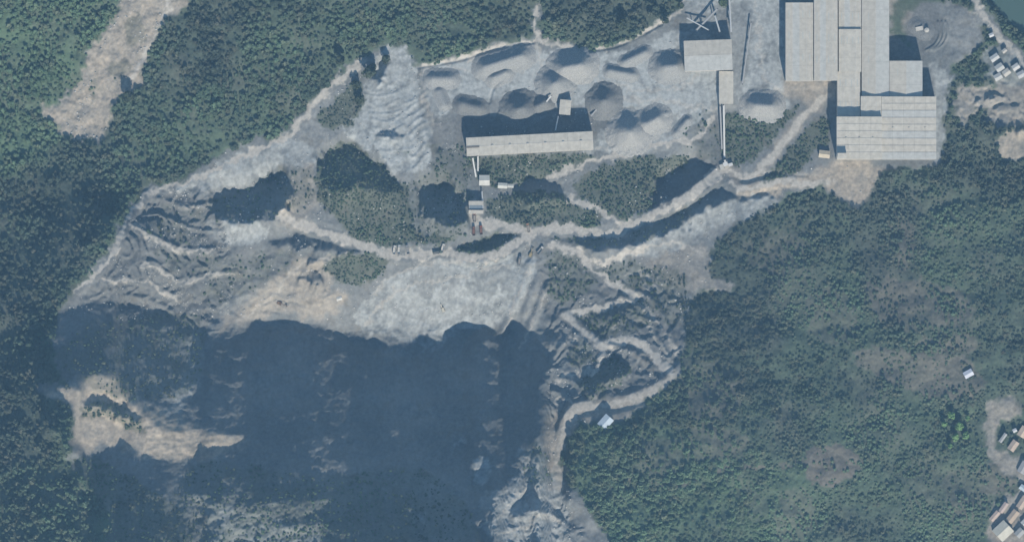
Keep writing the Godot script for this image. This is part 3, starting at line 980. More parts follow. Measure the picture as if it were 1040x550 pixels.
func scatter_wood(fine: bool, lists: Array, tints: Array, nd: FastNoiseLite, nt: FastNoiseLite, ns: FastNoiseLite) -> void:
	var step := 2.4 if fine else 3.3
	var v := 80.0 if fine else -150.0
	var v_end := 570.0 if fine else 700.0
	var u_end := 850.0 if fine else 1210.0
	while v < v_end:
		var u := 70.0 if fine else -170.0
		while u < u_end:
			var x := u + rng.randf_range(-2.2, 2.2)
			var y := v + rng.randf_range(-2.2, 2.2)
			var q := rng.randf()
			var sz := rng.randf()
			var tn := rng.randf()
			u += step
			var gx := clampi(int(x) + EDGE, 0, GW - 1)
			var gy := clampi(int(y) + EDGE, 0, GH - 1)
			var k := gy * GW + gx
			var bare := m_bare[k] / 255.0 * (1.0 - smoothstep(0.0, 45.0, beyond(x, y)))
			var big_edge := 1.0
			if fine != (bare > 0.45): continue
			if not fine and bare > 0.2: big_edge = 0.7
			var want := (1.0 - bare) * clampf(0.80 + nd.get_noise_2d(x, y) * 0.9, 0.25, 1.0) * (1.0 - 0.85 * m_field[k] / 255.0)
			var big := big_edge
			if bare > 0.45:
				want = maxf(m_veg[k] / 255.0 * 1.05, (0.95 - bare) * 0.8) * clampf(0.9 + ns.get_noise_2d(x, y) * 1.2, 0.1, 1.0)
				big = 0.5
				if m_road[k] > 60: want = 0.0
			if x > 1000 and x < 1145 and y < 52 and (x - 1000) > (y + 5) * 1.05: want = 0.0
			if x > 786 and x < 957 and y < 168 and (y < 88 or x > 843): want = 0.0
			if x > 1000 and y > 400 and y < 560: want *= 0.5
			if q > want: continue
			var h := height(x, y)
			var lush := m_lush[k] / 255.0
			var east := smoothstep(640.0, 760.0, x) * smoothstep(190.0, 260.0, y)
			var clump := ns.get_noise_2d(x * 0.6, y * 0.6)
			var s := big * lerpf(0.42, 0.92, sz * sz + 0.5 * clump) * (0.95 + nd.get_noise_2d(x, y) * 0.35) * (1.0 - 0.22 * east)
			var b := Basis(Vector3.UP, tn * 40.0).scaled(Vector3(s, s * lerpf(0.45, 0.85, tn + clump * 0.5) * (1.0 - 0.3 * east), s))
			var w := wood_of(x, y)
			lists[w].append(Transform3D(b, Vector3(x - CU, h, y - CV)))
			var tone := 0.85 + 0.35 * tn + nt.get_noise_2d(x, y) * 0.35
			var c := Color(0.066, 0.088, 0.074).lerp(Color(0.116, 0.182, 0.116), clampf(lush + nt.get_noise_2d(x + 300, y) * 0.6, 0.0, 1.0))
			c = c.lerp(Color(0.150, 0.142, 0.112), clampf(ns.get_noise_2d(x + 90, y) * 0.9, 0.0, 0.5))
			tints[w].append(c * tone)
		v += step
func plant_lists(lists: Array, tints: Array, leaf: Material) -> void:
	var labels := [
		"dense green woods around the long tan clearing at upper left", "dark woods on the slope left of the terraced quarry rim", "green woods above the grey stockpile yard",
		"woods between the winding tracks and the lone blue roofed hut", "patchy scrub and trees between the big white hall and the river road", "wide mixed woods and scrub below the big white halls at right",
		"scrub growing on the banks left of the loading shed", "scrub between the long white shed and the curving haul road", "thin scrub on the winding terraces right of the shadowed pit"]
	for w in 9:
		if lists[w].is_empty(): continue
		var mm := MultiMesh.new()
		mm.transform_format = MultiMesh.TRANSFORM_3D
		mm.use_colors = true
		mm.mesh = crown_mesh(100 + w, 3.6, 6.5, 150, 1.0)
		mm.instance_count = lists[w].size()
		for i in lists[w].size():
			mm.set_instance_transform(i, lists[w][i])
			mm.set_instance_color(i, tints[w][i])
		var o := MultiMeshInstance3D.new()
		o.multimesh = mm
		o.material_override = leaf
		o.name = numbered("forest" if w < 6 else "scrub")
		add_child(o)
		tag(o, labels[w], "forest" if w < 6 else "scrub", "", "stuff")

# ------------------------------------------------------------------ water
func build_river() -> void:
	var p := pv([1002,-40, 1004,-4, 1016,12, 1029,26, 1045,36, 1090,52, 1140,40, 1140,-40])
	var st := SurfaceTool.new()
	st.begin(Mesh.PRIMITIVE_TRIANGLES)
	st.set_normal(Vector3.UP)
	for i in Geometry2D.triangulate_polygon(p):
		st.add_vertex(Vector3(p[i].x - CU, -9.4, p[i].y - CV))
	var m := mat("river", 0.055, 0.092, 0.082, 0.2)
	var o := part(self, "river", st.commit(), m)
	tag(o, "dull green river water in the upper right corner", "", "", "structure")

# ------------------------------------------------------------------ buildings
var unit: BoxMesh

func block(parent: Node, called: String, m: Material, c: Vector3, s: Vector3, rot := Vector3.ZERO) -> MeshInstance3D:
	return part(parent, called, unit, m, c, rot, s)

func roof_mat(key: String, r: float, g: float, b: float) -> StandardMaterial3D:
	if not mats.has("roof_stain"):
		mats["roof_stain"] = noise_tex(61, 0.012, 0.86, 1.0, 512, 5)
	return mat(key, r, g, b, 0.6, 0.0, mats["roof_stain"], 1.0 / 47.0)

# walls round a rectangle (x, z sizes) with the floor at y 0
func walls(t: Node3D, sx: float, sz: float, h: float, m: Material, deep := 2.0) -> void:
	var w := 0.3
	var y := (h - deep) * 0.5
	block(t, "wall", m, Vector3(0, y, sz * 0.5 - w * 0.5), Vector3(sx, h + deep, w))
	block(t, "wall", m, Vector3(0, y, -sz * 0.5 + w * 0.5), Vector3(sx, h + deep, w))
	block(t, "wall", m, Vector3(sx * 0.5 - w * 0.5, y, 0), Vector3(w, h + deep, sz - 2.0 * w))
	block(t, "wall", m, Vector3(-sx * 0.5 + w * 0.5, y, 0), Vector3(w, h + deep, sz - 2.0 * w))

# rows of gabled bays; along = true: the ridges run along z
func bays(t: Node3D, sx: float, sz: float, h: float, n: int, rise: float, along: bool, tones: Array, cap: Material, cut := 1) -> void:
	var span := (sx if along else sz) / n
	var run := (sz if along else sx) + 0.8
	var half := span * 0.5
	var tilt := atan2(rise, half)
	var slope := half / cos(tilt)
	var piece := run / cut
	for i in n:
		var mid := -(sx if along else sz) * 0.5 + span * (i + 0.5)
		if not along and n >= 5:                       # one low slope per bay, each stepping down to the next
			var tip := atan2(rise * 2.0, span)
			for k in cut:
				var m: Material = tones[(i * 5 + k * 3) % tones.size()]
				block(t, "roof_panel", m, Vector3(-run * 0.5 + piece * (k + 0.5), h + rise + 0.12, mid), Vector3(piece - 0.10, 0.16, span / cos(tip)), Vector3(tip, 0, 0))
			block(t, "riser", cap, Vector3(0, h + rise, mid - span * 0.5 + 0.12), Vector3(run - 0.3, rise * 2.0 + 0.1, 0.1))
			continue
		for s in [-1.0, 1.0]:
			for k in cut:
				var pos := -run * 0.5 + piece * (k + 0.5)
				var m: Material = tones[(i * 5 + k * 3 + (1 if s > 0 else 0)) % tones.size()]
				var y := h + rise * 0.5 + 0.12
				if along: block(t, "roof_panel", m, Vector3(mid + s * half * 0.5, y, pos), Vector3(slope - 0.02, 0.16, piece - 0.10), Vector3(0, 0, -s * tilt))
				else: block(t, "roof_panel", m, Vector3(pos, y, mid + s * half * 0.5), Vector3(piece - 0.10, 0.16, slope - 0.02), Vector3(s * tilt, 0, 0))
		var top := h + rise + 0.22
		if along: block(t, "ridge_cap", cap, Vector3(mid, top, 0), Vector3(0.7, 0.14, run))
		else: block(t, "ridge_cap", cap, Vector3(0, top, mid), Vector3(run, 0.14, 0.7))
		# the triangle under each gable
		var g := PrismMesh.new()
		g.size = Vector3(span - 0.04, rise, 0.28)
		for e in [-1.0, 1.0]:
			if along: part(t, "gable", g, cap, Vector3(mid, h + rise * 0.5 - 0.06, e * (sz * 0.5 - 0.16)))
			else: part(t, "gable", g, cap, Vector3(e * (sx * 0.5 - 0.16), h + rise * 0.5 - 0.06, mid), Vector3(0, PI / 2, 0))

func hall(label: String, u0: float, v0: float, u1: float, v1: float, h: float, n: int, rise: float, along: bool, tones: Array, cut := 1, group := "") -> Node3D:
	var c := at((u0 + u1) * 0.5, (v0 + v1) * 0.5)
	var t := thing("industrial_hall", label, "hall", c, 0.0, group)
	var wm := mat("hall_wall", 0.44, 0.424, 0.384, 0.7)
	var sk := mat("skylight", 0.36, 0.38, 0.37, 0.25)
	walls(t, u1 - u0, v1 - v0, h, wm)
	bays(t, u1 - u0, v1 - v0, h, n, rise, along, tones, mats["cap"], cut)
	var sx := u1 - u0
	var sz := v1 - v0
	if along:
		var span := sx / n
		var tilt := atan2(rise, span * 0.5)
		for i in n:
			for k in int(sz / 22.0):
				for e in [-1.0, 1.0]:
					block(t, "skylight", sk, Vector3(-sx * 0.5 + span * (i + 0.5 + e * 0.25), h + rise * 0.5 + 0.24, -sz * 0.5 + 11.0 + k * 22.0), Vector3(0.9, 0.1, 7.0), Vector3(0, 0, -e * tilt))
	else:
		for k in 3: block(t, "roof_vent", mats["cap"], Vector3(-sx * 0.3 + k * sx * 0.3, h + rise + 0.5, 0), Vector3(1.2, 0.8, 1.2))
	return t

func build_halls() -> void:
	var white := [roof_mat("roof_a", 0.45, 0.432, 0.39), roof_mat("roof_b", 0.42, 0.43, 0.42), roof_mat("roof_c", 0.455, 0.436, 0.392)]
	var cream := [roof_mat("roof_d", 0.47, 0.452, 0.405), roof_mat("roof_e", 0.462, 0.445, 0.40), roof_mat("roof_f", 0.475, 0.457, 0.412)]
	mats["cap"] = roof_mat("roof_cap", 0.46, 0.45, 0.42)
	var g := "joined white halls of the plant"
	hall("large white roofed hall at the left edge of the hall block", 797.5, 3.5, 825.6, 82.5, 19.0, 2, 0.5, true, white, 5, g)
	hall("tall white hall beside the leftmost hall, running out of the top edge", 826.2, -60, 850.2, 82, 21.5, 2, 0.45, true, white, 7, g)
	hall("narrow white hall roof at the top edge between two longer halls", 851.4, -60, 874.2, 30, 17.0, 2, 0.45, true, white, 5, g)
	hall("short white hall between the two dark roof steps", 851.4, 30.4, 874.2, 73.0, 18.8, 2, 0.45, true, cream, 3, g)
	hall("cream hall crossed by a broad dark shadow above the corner hall", 850.0, 73.4, 873.2, 118.4, 18.0, 2, 0.45, true, cream, 3, g)
	hall("long white hall at the right side of the block, reaching the top edge", 874.8, -60, 902.6, 98.0, 17.2, 1, 2.6, true, white, 9, g)
	hall("white side hall with a wavy shadow along its lower edge", 902.9, 62.5, 936.4, 98.0, 17.2, 1, 2.2, true, white, 3, g)
	hall("small square hall inside the corner of the ribbed halls", 873.6, 98.4, 894.6, 118.4, 21.0, 2, 0.5, true, cream, 2, g)
	hall("ribbed cream hall at the lower left corner of the block", 849.4, 118.8, 894.6, 162.0, 25.5, 6, 0.12, false, cream, 4, g)
	hall("wide ribbed white hall at the lower right corner of the block", 895.2, 98.4, 949.8, 162.0, 21.0, 9, 0.17, false, white, 5, g)
	# small annex roof that shades the lower left of the ribbed hall
	var t := thing("roof_house", "small raised roof house on the lower left ribbed hall", "roof house", Vector3(854.5 - CU, at(872, 140).y + 26.4, 158.5 - CV))
	walls(t, 9.0, 5.0, 4.5, mats["hall_wall"], 0.6)
	block(t, "roof_panel", cream[0], Vector3(0, 4.65, 0), Vector3(9.6, 0.2, 5.6), Vector3(0.03, 0, 0))
	# long storage shed with its slotted roof
	var c := at(538, 146)
	c.y = -1.2
	t = thing("storage_shed", "long cream roofed storage shed below the stockpiles", "shed", c, 0.052)
	walls(t, 128, 18.6, 18.2, mats["hall_wall"])
	bays(t, 128, 18.6, 18.2, 1, 0.5, false, cream, mats["cap"], 10)
	block(t, "roof_slot", mat("slot", 0.13, 0.12, 0.11, 0.9), Vector3(-57.6, 19.0, 0.4), Vector3(13.0, 0.5, 1.7), Vector3(0, 0, 0))
	for k in 6: block(t, "roof_vent", mats["cap"], Vector3(-38.0 + k * 18.0, 19.1, 0), Vector3(2.4, 0.8, 1.4))
	# crusher house and its lower gallery
	t = thing("crusher_house", "square white crusher house casting a dark shadow on the yard", "crusher house", at(719, 56.5), 0.035)
	walls(t, 48, 31, 15.0, mats["hall_wall"])
	bays(t, 48, 31, 15.0, 1, 1.2, false, white, mats["cap"], 4)
	t = thing("conveyor_house", "narrow white roof joined below the square crusher house", "gallery", at(737.5, 89), 0.0)
	walls(t, 14.5, 32.5, 8.6, mats["hall_wall"])
	bays(t, 14.5, 32.5, 8.6, 1, 0.6, true, cream, mats["cap"], 3)
	# screening tower among the piles
	t = thing("screening_tower", "small white screening tower standing between dark stockpiles", "tower", at(574, 109), -0.08)
	walls(t, 11.5, 14.5, 9.0, mats["hall_wall"])
	bays(t, 11.5, 14.5, 9.0, 1, 0.7, true, cream, mats["cap"], 2)
	# loading hopper over the haul road
	t = thing("loading_hopper", "white loading hopper roof with a dark middle strip by parked trucks", "hopper", at(483.5, 210.5), 0.0)
	walls(t, 14.5, 12.5, 6.0, mats["hall_wall"], 6.0)
	block(t, "roof_panel", white[2], Vector3(0, 6.6, -4.4), Vector3(15, 0.25, 4.2), Vector3(-0.06, 0, 0))
	block(t, "roof_panel", mat("blue_grey", 0.15, 0.19, 0.23, 0.5), Vector3(0, 5.4, 0), Vector3(14.2, 0.25, 4.6))
	block(t, "roof_panel", white[2], Vector3(0, 6.6, 4.6), Vector3(15, 0.25, 3.8), Vector3(0.06, 0, 0))
	hut("small_shed", "square white shed just below the left end of the long shed", 492, 183, 10, 10, 5.0, 0.0, 0.52, 0.52, 0.49)
	hut("small_shed", "white low shed right of the square white shed", 510.5, 188.4, 9, 5, 3.5, -0.05, 0.52, 0.53, 0.50)
	hut("small_shed", "tiny pale lean-to at the end of the low white shed", 518.6, 188.6, 5.5, 3.2, 2.8, -0.05, 0.46, 0.47, 0.45)
	hut("small_shed", "cream gatehouse beside the lower left hall corner", 837.5, 156.5, 10.5, 7.0, 4.0, -0.12, 0.52, 0.46, 0.36)
	hut("hut", "pale blue double roofed hut at the edge of the winding tracks", 614.5, 427.5, 13.0, 10.0, 4.5, 0.85, 0.42, 0.50, 0.58)
	hut("hut", "lone white hut in the woods at far right", 983, 379, 9.0, 6.5, 3.5, 0.5, 0.55, 0.58, 0.66)
	hut("hut", "tiny white hut beside the green knoll above the pit", 344, 303, 5.0, 3.6, 3.0, 0.3, 0.55, 0.55, 0.52)

func hut(called: String, label: String, u: float, v: float, sx: float, sz: float, h: float, turn: float, r: float, g: float, b: float, group := "") -> Node3D:
	var y := 1e9
	for d in [[-1, -1], [1, -1], [1, 1], [-1, 1]]: y = minf(y, height(u + d[0] * sx * 0.4, v + d[1] * sz * 0.4))
	var t := thing(called, label, "hut" if called == "hut" else ("house" if called == "house" else "shed"), Vector3(u - CU, y, v - CV), turn, group)
	var key := "hut_%d_%d_%d" % [int(r * 100), int(g * 100), int(b * 100)]
	var m := roof_mat(key, r, g, b)
	var m2 := roof_mat(key + "_b", r * 0.93, g * 0.94, b * 0.95)
	walls(t, sx, sz, h, mat("hut_wall", 0.34, 0.31, 0.28, 0.9), 1.0)
	var rise := sz * 0.16
	var half := sz * 0.5 + 0.3
	var tilt := atan2(rise, half)
	for s in [-1.0, 1.0]:
		block(t, "roof_panel", m if s > 0 else m2, Vector3(0, h + rise * 0.5 + 0.15, s * half * 0.5), Vector3(sx + 0.6, 0.1, half / cos(tilt)), Vector3(s * tilt, 0, 0))
	var gm := PrismMesh.new()
	gm.size = Vector3(sz - 0.04, rise, 0.25)
	for e in [-1.0, 1.0]: part(t, "gable", gm, mats["hut_wall"], Vector3(e * (sx * 0.5 - 0.14), h + rise * 0.5, 0), Vector3(0, PI / 2, 0))
	block(t, "ridge_cap", m, Vector3(0, h + rise + 0.2, 0), Vector3(sx + 0.6, 0.1, 0.5))
	block(t, "door", mat("door", 0.12, 0.10, 0.08, 0.8), Vector3(sx * 0.1, 1.05, sz * 0.5 + 0.03), Vector3(1.0, 2.1, 0.08))
	return t

func build_village() -> void:
	var g := "village houses at the lower right edge"
	var list := [
		["narrow pinkish roofed house, left of the two parallel small ones", 1009.3, 523, 11.0, 4.6, 0.85, 0.46, 0.37, 0.32],
		["narrow pinkish roofed house, right of the two parallel small ones", 1018.2, 514.5, 11.0, 4.4, 0.95, 0.44, 0.36, 0.33],
		["tan roofed house right above the big pale square roof", 1027.5, 523.5, 13.5, 7.0, 0.90, 0.42, 0.34, 0.27],
		["tan roofed house touching the right edge, above the square roof", 1037.5, 509.5, 13.0, 6.6, 0.98, 0.45, 0.37, 0.31],
		["grey roofed house in the lower right corner", 1034.5, 540, 8.5, 7.0, 0.80, 0.34, 0.35, 0.35],
		["small white roof by the right edge below the tan houses", 1040.5, 529, 7.5, 6.0, 0.80, 0.50, 0.51, 0.50],
		["tan house standing alone on the bare lane", 1028.5, 452, 10.5, 7.0, 0.95, 0.44, 0.36, 0.30],
		["bright tan house at the right edge above the lane", 1038.5, 438, 10.5, 7.6, 1.0, 0.50, 0.41, 0.33],
		["thin grey shed beside the bare lane", 1018, 444, 10.0, 3.0, 0.95, 0.36, 0.37, 0.38],
		["small white shed left of the bright tan house", 1030, 436.5, 3.6, 3.2, 0.5, 0.52, 0.54, 0.56],
		["grey roofed house at the right edge below the lane", 1038.5, 474, 12.0, 7.5, 1.05, 0.34, 0.34, 0.35],
		["pale blue roof at the right edge above the tan houses", 1038.5, 495, 7.5, 5.0, -0.6, 0.40, 0.48, 0.54]]
	for h in list: hut("house", h[0], h[1], h[2], h[3], h[4], 3.6, h[5], h[6], h[7], h[8], g)
	var t := hut("house", "large pale square roof, biggest of the village", 1017.5, 538, 15.5, 15.0, 5.0, 0.75, 0.50, 0.49, 0.43, g)
	t.set_meta("group", g)
	g = "small houses below the river road"
	list = [
		["white roofed house, uppermost of the cluster by the river road", 1010.5, 58.5, 8.5, 5.6, 0.6, 0.50, 0.51, 0.51],
		["pale square house in the middle of the cluster by the river road", 1015.5, 68.5, 8.0, 7.0, 0.6, 0.44, 0.45, 0.44],
		["pale house at the lower end of the cluster by the river road", 1014.0, 78.0, 7.5, 6.0, 0.5, 0.46, 0.47, 0.46],
		["cream house right of the middle one in the river cluster", 1022.5, 73.5, 7.0, 6.0, 0.65, 0.48, 0.46, 0.42],
		["white house nearest the river road in the cluster", 1032.0, 68.0, 7.0, 5.5, 0.6, 0.52, 0.52, 0.51],
		["grey house at the right edge of the river cluster", 1037.5, 75.5, 7.5, 6.0, 0.5, 0.42, 0.43, 0.44],
		["tiny white hut alone between field and river road", 1007.3, 35.5, 4.2, 3.4, 0.4, 0.52, 0.53, 0.54],
		["tiny cream hut beside the river road above the cluster", 1020.5, 51.5, 4.4, 3.4, 0.7, 0.48, 0.46, 0.42]]
	for h in list: hut("house", h[0], h[1], h[2], h[3], h[4], 3.4, h[5], h[6], h[7], h[8], g)

# ------------------------------------------------------------------ plant machinery
func conveyor(label: String, a: Vector2, ha: float, b: Vector2, hb: float, w: float, m: Material) -> void:
	var pa := at(a.x, a.y, ha)
	var pb := at(b.x, b.y, hb)
	var mid := (pa + pb) * 0.5
	var foot := at((a.x + b.x) * 0.5, (a.y + b.y) * 0.5)
	var t := thing("conveyor", label, "conveyor", foot, 0.0, "belt conveyors of the plant")
	var d := pb - pa
	var ln := d.length()
	var yaw := atan2(-d.z, d.x)
	var pitch := asin(d.y / ln)
	var turn := Basis(Vector3.UP, yaw) * Basis(Vector3(0, 0, 1), pitch)
	for q in [["belt", Vector3(0, 0, 0), Vector3(ln, 0.15, w * 0.7), mats["belt"]], ["side_frame", Vector3(0, 0.15, w * 0.45), Vector3(ln, 0.7, w * 0.12), m], ["side_frame", Vector3(0, 0.15, -w * 0.45), Vector3(ln, 0.7, w * 0.12), m], ["cover", Vector3(0, 0.75, 0), Vector3(ln * 0.96, 0.12, w * 0.8), m]]:
		var o := part(t, q[0], unit, q[3])
		o.transform = Transform3D(turn * Basis.from_scale(q[2]), mid - foot + turn * q[1])
	var n := maxi(2, int(ln / 12.0))
	for k in n:
		var f := (k + 0.5) / n
		var p := pa.lerp(pb, f)
		var gy := height(p.x + CU, p.z + CV)
		var hgt := p.y - gy
		if hgt > 0.6: block(t, "leg", m, Vector3(p.x, gy + hgt * 0.5 - 0.3, p.z) - foot, Vector3(0.35, hgt + 0.4, w * 0.8), Vector3(0, yaw, 0))

func build_machinery() -> void:
	mats["belt"] = mat("belt_", 0.05, 0.05, 0.05, 0.9)
	var pale := mat("pale_steel", 0.46, 0.47, 0.47, 0.5)
	var grey := mat("grey_steel", 0.27, 0.28, 0.29, 0.5)
	conveyor("straight conveyor running down from the narrow white gallery", Vector2(735, 106), 7.0, Vector2(736, 161), 3.0, 1.8, pale)
	conveyor("darker conveyor left of the straight one below the gallery", Vector2(731.4, 107), 6.0, Vector2(733.5, 152), 2.5, 1.6, grey)
	conveyor("short white conveyor in the shadow above the crusher house", Vector2(726, 16), 9.0, Vector2(731, 33), 13.0, 1.6, pale)
	conveyor("thin slanting conveyor left in the crusher house shadow", Vector2(697, 18), 4.0, Vector2(720, 31), 10.0, 1.2, pale)
	conveyor("grey conveyor rising to the top edge above the crusher house", Vector2(707, 31), 7.0, Vector2(729, 9), 9.0, 2.0, grey)
	conveyor("pale vertical conveyor right of the crusher house shadow", Vector2(740.5, -6), 5.0, Vector2(742.5, 34), 12.0, 1.6, pale)
	conveyor("left one of two conveyors leaving the long shed southwards", Vector2(480, 160), 9.0, Vector2(483.5, 180), 4.0, 1.5, pale)
	conveyor("right one of two conveyors leaving the long shed southwards", Vector2(485.4, 158.5), 9.0, Vector2(485.4, 174), 6.0, 1.5, pale)
	conveyor("short conveyor feeding the striped loading hopper", Vector2(489.5, 194), 3.0, Vector2(490.6, 212), 7.0, 1.3, pale)
	conveyor("thin conveyor from the screening tower towards the long shed", Vector2(567, 118), 6.0, Vector2(564, 133), 15.0, 1.2, pale)
	conveyor("conveyor lying across the rubble left of the round piles", Vector2(600, 118), 2.5, Vector2(612, 104), 6.0, 1.5, grey)
	conveyor("conveyor among the piles left of the screening tower", Vector2(548, 112), 2.5, Vector2(560, 97), 8.0, 1.5, pale)
	conveyor("long thin conveyor beside the pale wash left of the halls", Vector2(754, 86), 3.0, Vector2(763, 22), 6.0, 1.3, grey)
	# primary crusher at the road fork
	var t := thing("primary_crusher", "white primary crusher at the road fork below the conveyor", "crusher", at(737, 166.5), 0.3)
	block(t, "feed_hopper", pale, Vector3(0, 2.5, 0), Vector3(4.5, 7.0, 4.0))
	block(t, "motor_house", pale, Vector3(4.8, 1.6, 2.0), Vector3(4.4, 4.2, 3.0))
	block(t, "ramp", mat("concrete", 0.36, 0.36, 0.34, 0.9), Vector3(-4.0, 0.9, 1.5), Vector3(4.0, 3.2, 5.0), Vector3(0, 0, 0.2))
	block(t, "chute", grey, Vector3(0.4, 5.6, -2.8), Vector3(2.0, 1.2, 3.5), Vector3(0.4, 0, 0))
	# the plant on the ringed mound
	t = thing("pump_house", "white pump house with two bright roofs on the ringed mound", "pump house", at(934, 29), 0.2)
	block(t, "wall", mats["hall_wall"], Vector3(0, 1.2, 0), Vector3(6.6, 3.6, 3.6))
	block(t, "roof_panel", mats["cap"], Vector3(0, 3.15, 0), Vector3(7.2, 0.2, 4.2), Vector3(0.06, 0, 0))
	t = thing("water_tank", "round white water tank beside the pump house", "tank", at(941.5, 30.5), 0.0)
	var cy := CylinderMesh.new()
	cy.top_radius = 2.3
	cy.bottom_radius = 2.4
	cy.height = 4.4
	cy.radial_segments = 20
	part(t, "shell", cy, mats["cap"], Vector3(0, 1.6, 0))
	var lid := CylinderMesh.new()
	lid.top_radius = 0.3
	lid.bottom_radius = 2.45
	lid.height = 0.6
	lid.radial_segments = 20
	part(t, "lid", lid, mats["cap"], Vector3(0, 4.1, 0))

# ------------------------------------------------------------------ vehicles
func truck(label: String, u: float, v: float, turn: float, bed: Color, cab: Color, load_: bool) -> void:
	var t := thing("dump_truck", label, "truck", at(u, v, 0.05), turn, "trucks working in the quarry")
	var mb := mat("bed_%s" % bed, bed.r, bed.g, bed.b, 0.5)
	var mc := mat("cab_%s" % cab, cab.r, cab.g, cab.b, 0.35)
	var dark := mat("rubber", 0.03, 0.03, 0.03, 0.9)
	block(t, "chassis", dark, Vector3(0, 0.85, 0), Vector3(8.4, 0.35, 1.1))
	var c := block(t, "cab", mc, Vector3(3.5, 2.0, 0), Vector3(1.9, 2.1, 2.5))
	var gl := BoxMesh.new()
	var glass := mat("glass", 0.03, 0.04, 0.05, 0.08)
	var wsc := block(t, "windscreen", glass, Vector3(4.47, 2.45, 0), Vector3(0.06, 0.85, 2.2))
	block(t, "bonnet", mc, Vector3(4.6, 1.3, 0), Vector3(0.5, 0.7, 2.4))
	block(t, "bed_floor", mb, Vector3(-1.2, 1.25, 0), Vector3(6.6, 0.2, 2.7))
	for s in [-1.0, 1.0]: block(t, "bed_side", mb, Vector3(-1.2, 1.95, s * 1.36), Vector3(6.6, 1.3, 0.12))
	block(t, "headboard", mb, Vector3(2.1, 2.1, 0), Vector3(0.14, 1.6, 2.84))
	block(t, "tailgate", mb, Vector3(-4.5, 1.9, 0), Vector3(0.14, 1.2, 2.6))
	if load_:
		var pm := PrismMesh.new()
		pm.size = Vector3(2.4, 0.9, 6.0)
		part(t, "rock_load", pm, mat("load", 0.26, 0.25, 0.24, 1.0), Vector3(-1.2, 1.8, 0), Vector3(0, PI / 2, 0))
	var wh := CylinderMesh.new()
	wh.top_radius = 0.55
	wh.bottom_radius = 0.55
	wh.height = 0.45
	wh.radial_segments = 14
	var rim_ := CylinderMesh.new()
	rim_.top_radius = 0.28
	rim_.bottom_radius = 0.28
	rim_.height = 0.5
	rim_.radial_segments = 10
	for x in [3.4, -2.0, -3.4]:
		for s in [-1.0, 1.0]:
			var w := part(t, "wheel", wh, dark, Vector3(x, 0.53, s * 1.12), Vector3(PI / 2, 0, 0))
			part(w, "rim", rim_, mats["grey_steel"])

func excavator(label: String, u: float, v: float, turn: float, body: Color, boom_turn: float) -> void:
	var t := thing("excavator", label, "excavator", at(u, v, 0.02), turn, "excavators at the quarry face")
	var m := mat("digger_%s" % body, body.r, body.g, body.b, 0.45)
	var dark := mat("rubber", 0.03, 0.03, 0.03, 0.9)
	for s in [-1.0, 1.0]: block(t, "track", dark, Vector3(0, 0.5, s * 1.3), Vector3(4.4, 1.0, 0.7))
	block(t, "undercarriage", dark, Vector3(0, 0.7, 0), Vector3(2.4, 0.5, 2.0))
	block(t, "body", m, Vector3(-0.6, 1.7, 0), Vector3(3.6, 1.3, 2.7))
	block(t, "cab", m, Vector3(0.9, 2.3, 0.8), Vector3(1.6, 1.7, 1.0))
	block(t, "counterweight", m, Vector3(-2.6, 1.6, 0), Vector3(0.6, 1.1, 2.6))
	block(t, "boom", m, Vector3(3.4, 3.4, -0.3), Vector3(4.6, 0.6, 0.5), Vector3(0, 0, 0.45))
	block(t, "arm", m, Vector3(6.3, 3.2, -0.3), Vector3(3.4, 0.45, 0.4), Vector3(0, 0, -0.95 + boom_turn))
	block(t, "bucket", dark, Vector3(7.3, 1.4, -0.3), Vector3(1.1, 1.0, 1.2), Vector3(0, 0, -0.3))

func build_vehicles() -> void:
	var rust := Color(0.16, 0.09, 0.07)
	var grey := Color(0.2, 0.21, 0.22)
	var white := Color(0.40, 0.40, 0.385)
	var green := Color(0.08, 0.11, 0.10)
	truck("dark red truck, left of the pair waiting below the hopper", 481.2, 234.5, PI / 2, rust, rust, false)
	truck("dark red truck, right of the pair waiting below the hopper", 488.6, 233.5, PI / 2 + 0.05, rust, Color(0.2, 0.08, 0.06), false)
	truck("small dark truck directly under the loading hopper", 481.8, 220.5, PI / 2, Color(0.1, 0.08, 0.08), rust, true)
	truck("dark green truck by the roadside left of the oval hollow", 444, 256, 0.1, green, green, true)
	truck("white truck touching the dark green truck", 449.6, 251.8, 1.3, white, white, false)
	truck("leftmost of the white trucks parked above the haul road", 400.5, 253.5, 1.45, white, white, false)
	truck("middle of the white trucks parked above the haul road", 405.2, 253.0, 1.5, white, Color(0.3, 0.32, 0.34), false)
	truck("grey truck parked right of the white trucks", 413.8, 253.2, 1.75, grey, grey, false)
	truck("dark truck driving down the gully below the road fork", 527.6, 264.5, 1.35, grey, Color(0.13, 0.14, 0.16), true)
	truck("brown truck at the top of the road fork", 536.4, 231.0, 1.75, Color(0.2, 0.17, 0.14), Color(0.24, 0.15, 0.1), true)
	truck("grey truck on the lit slope right of the gully", 548.5, 254.0, 0.9, grey, white, false)
	excavator("yellowish excavator right of the gully truck", 539, 258.0, 1.2, Color(0.26, 0.22, 0.13), 0.0)
	excavator("rusty excavator on the tan ramp left of the pit", 283.5, 308.0, -0.4, Color(0.19, 0.13, 0.09), 0.1)
	excavator("pale excavator on the white rock face above the pit", 449.5, 314.0, 1.9, Color(0.42, 0.40, 0.34), 0.0)

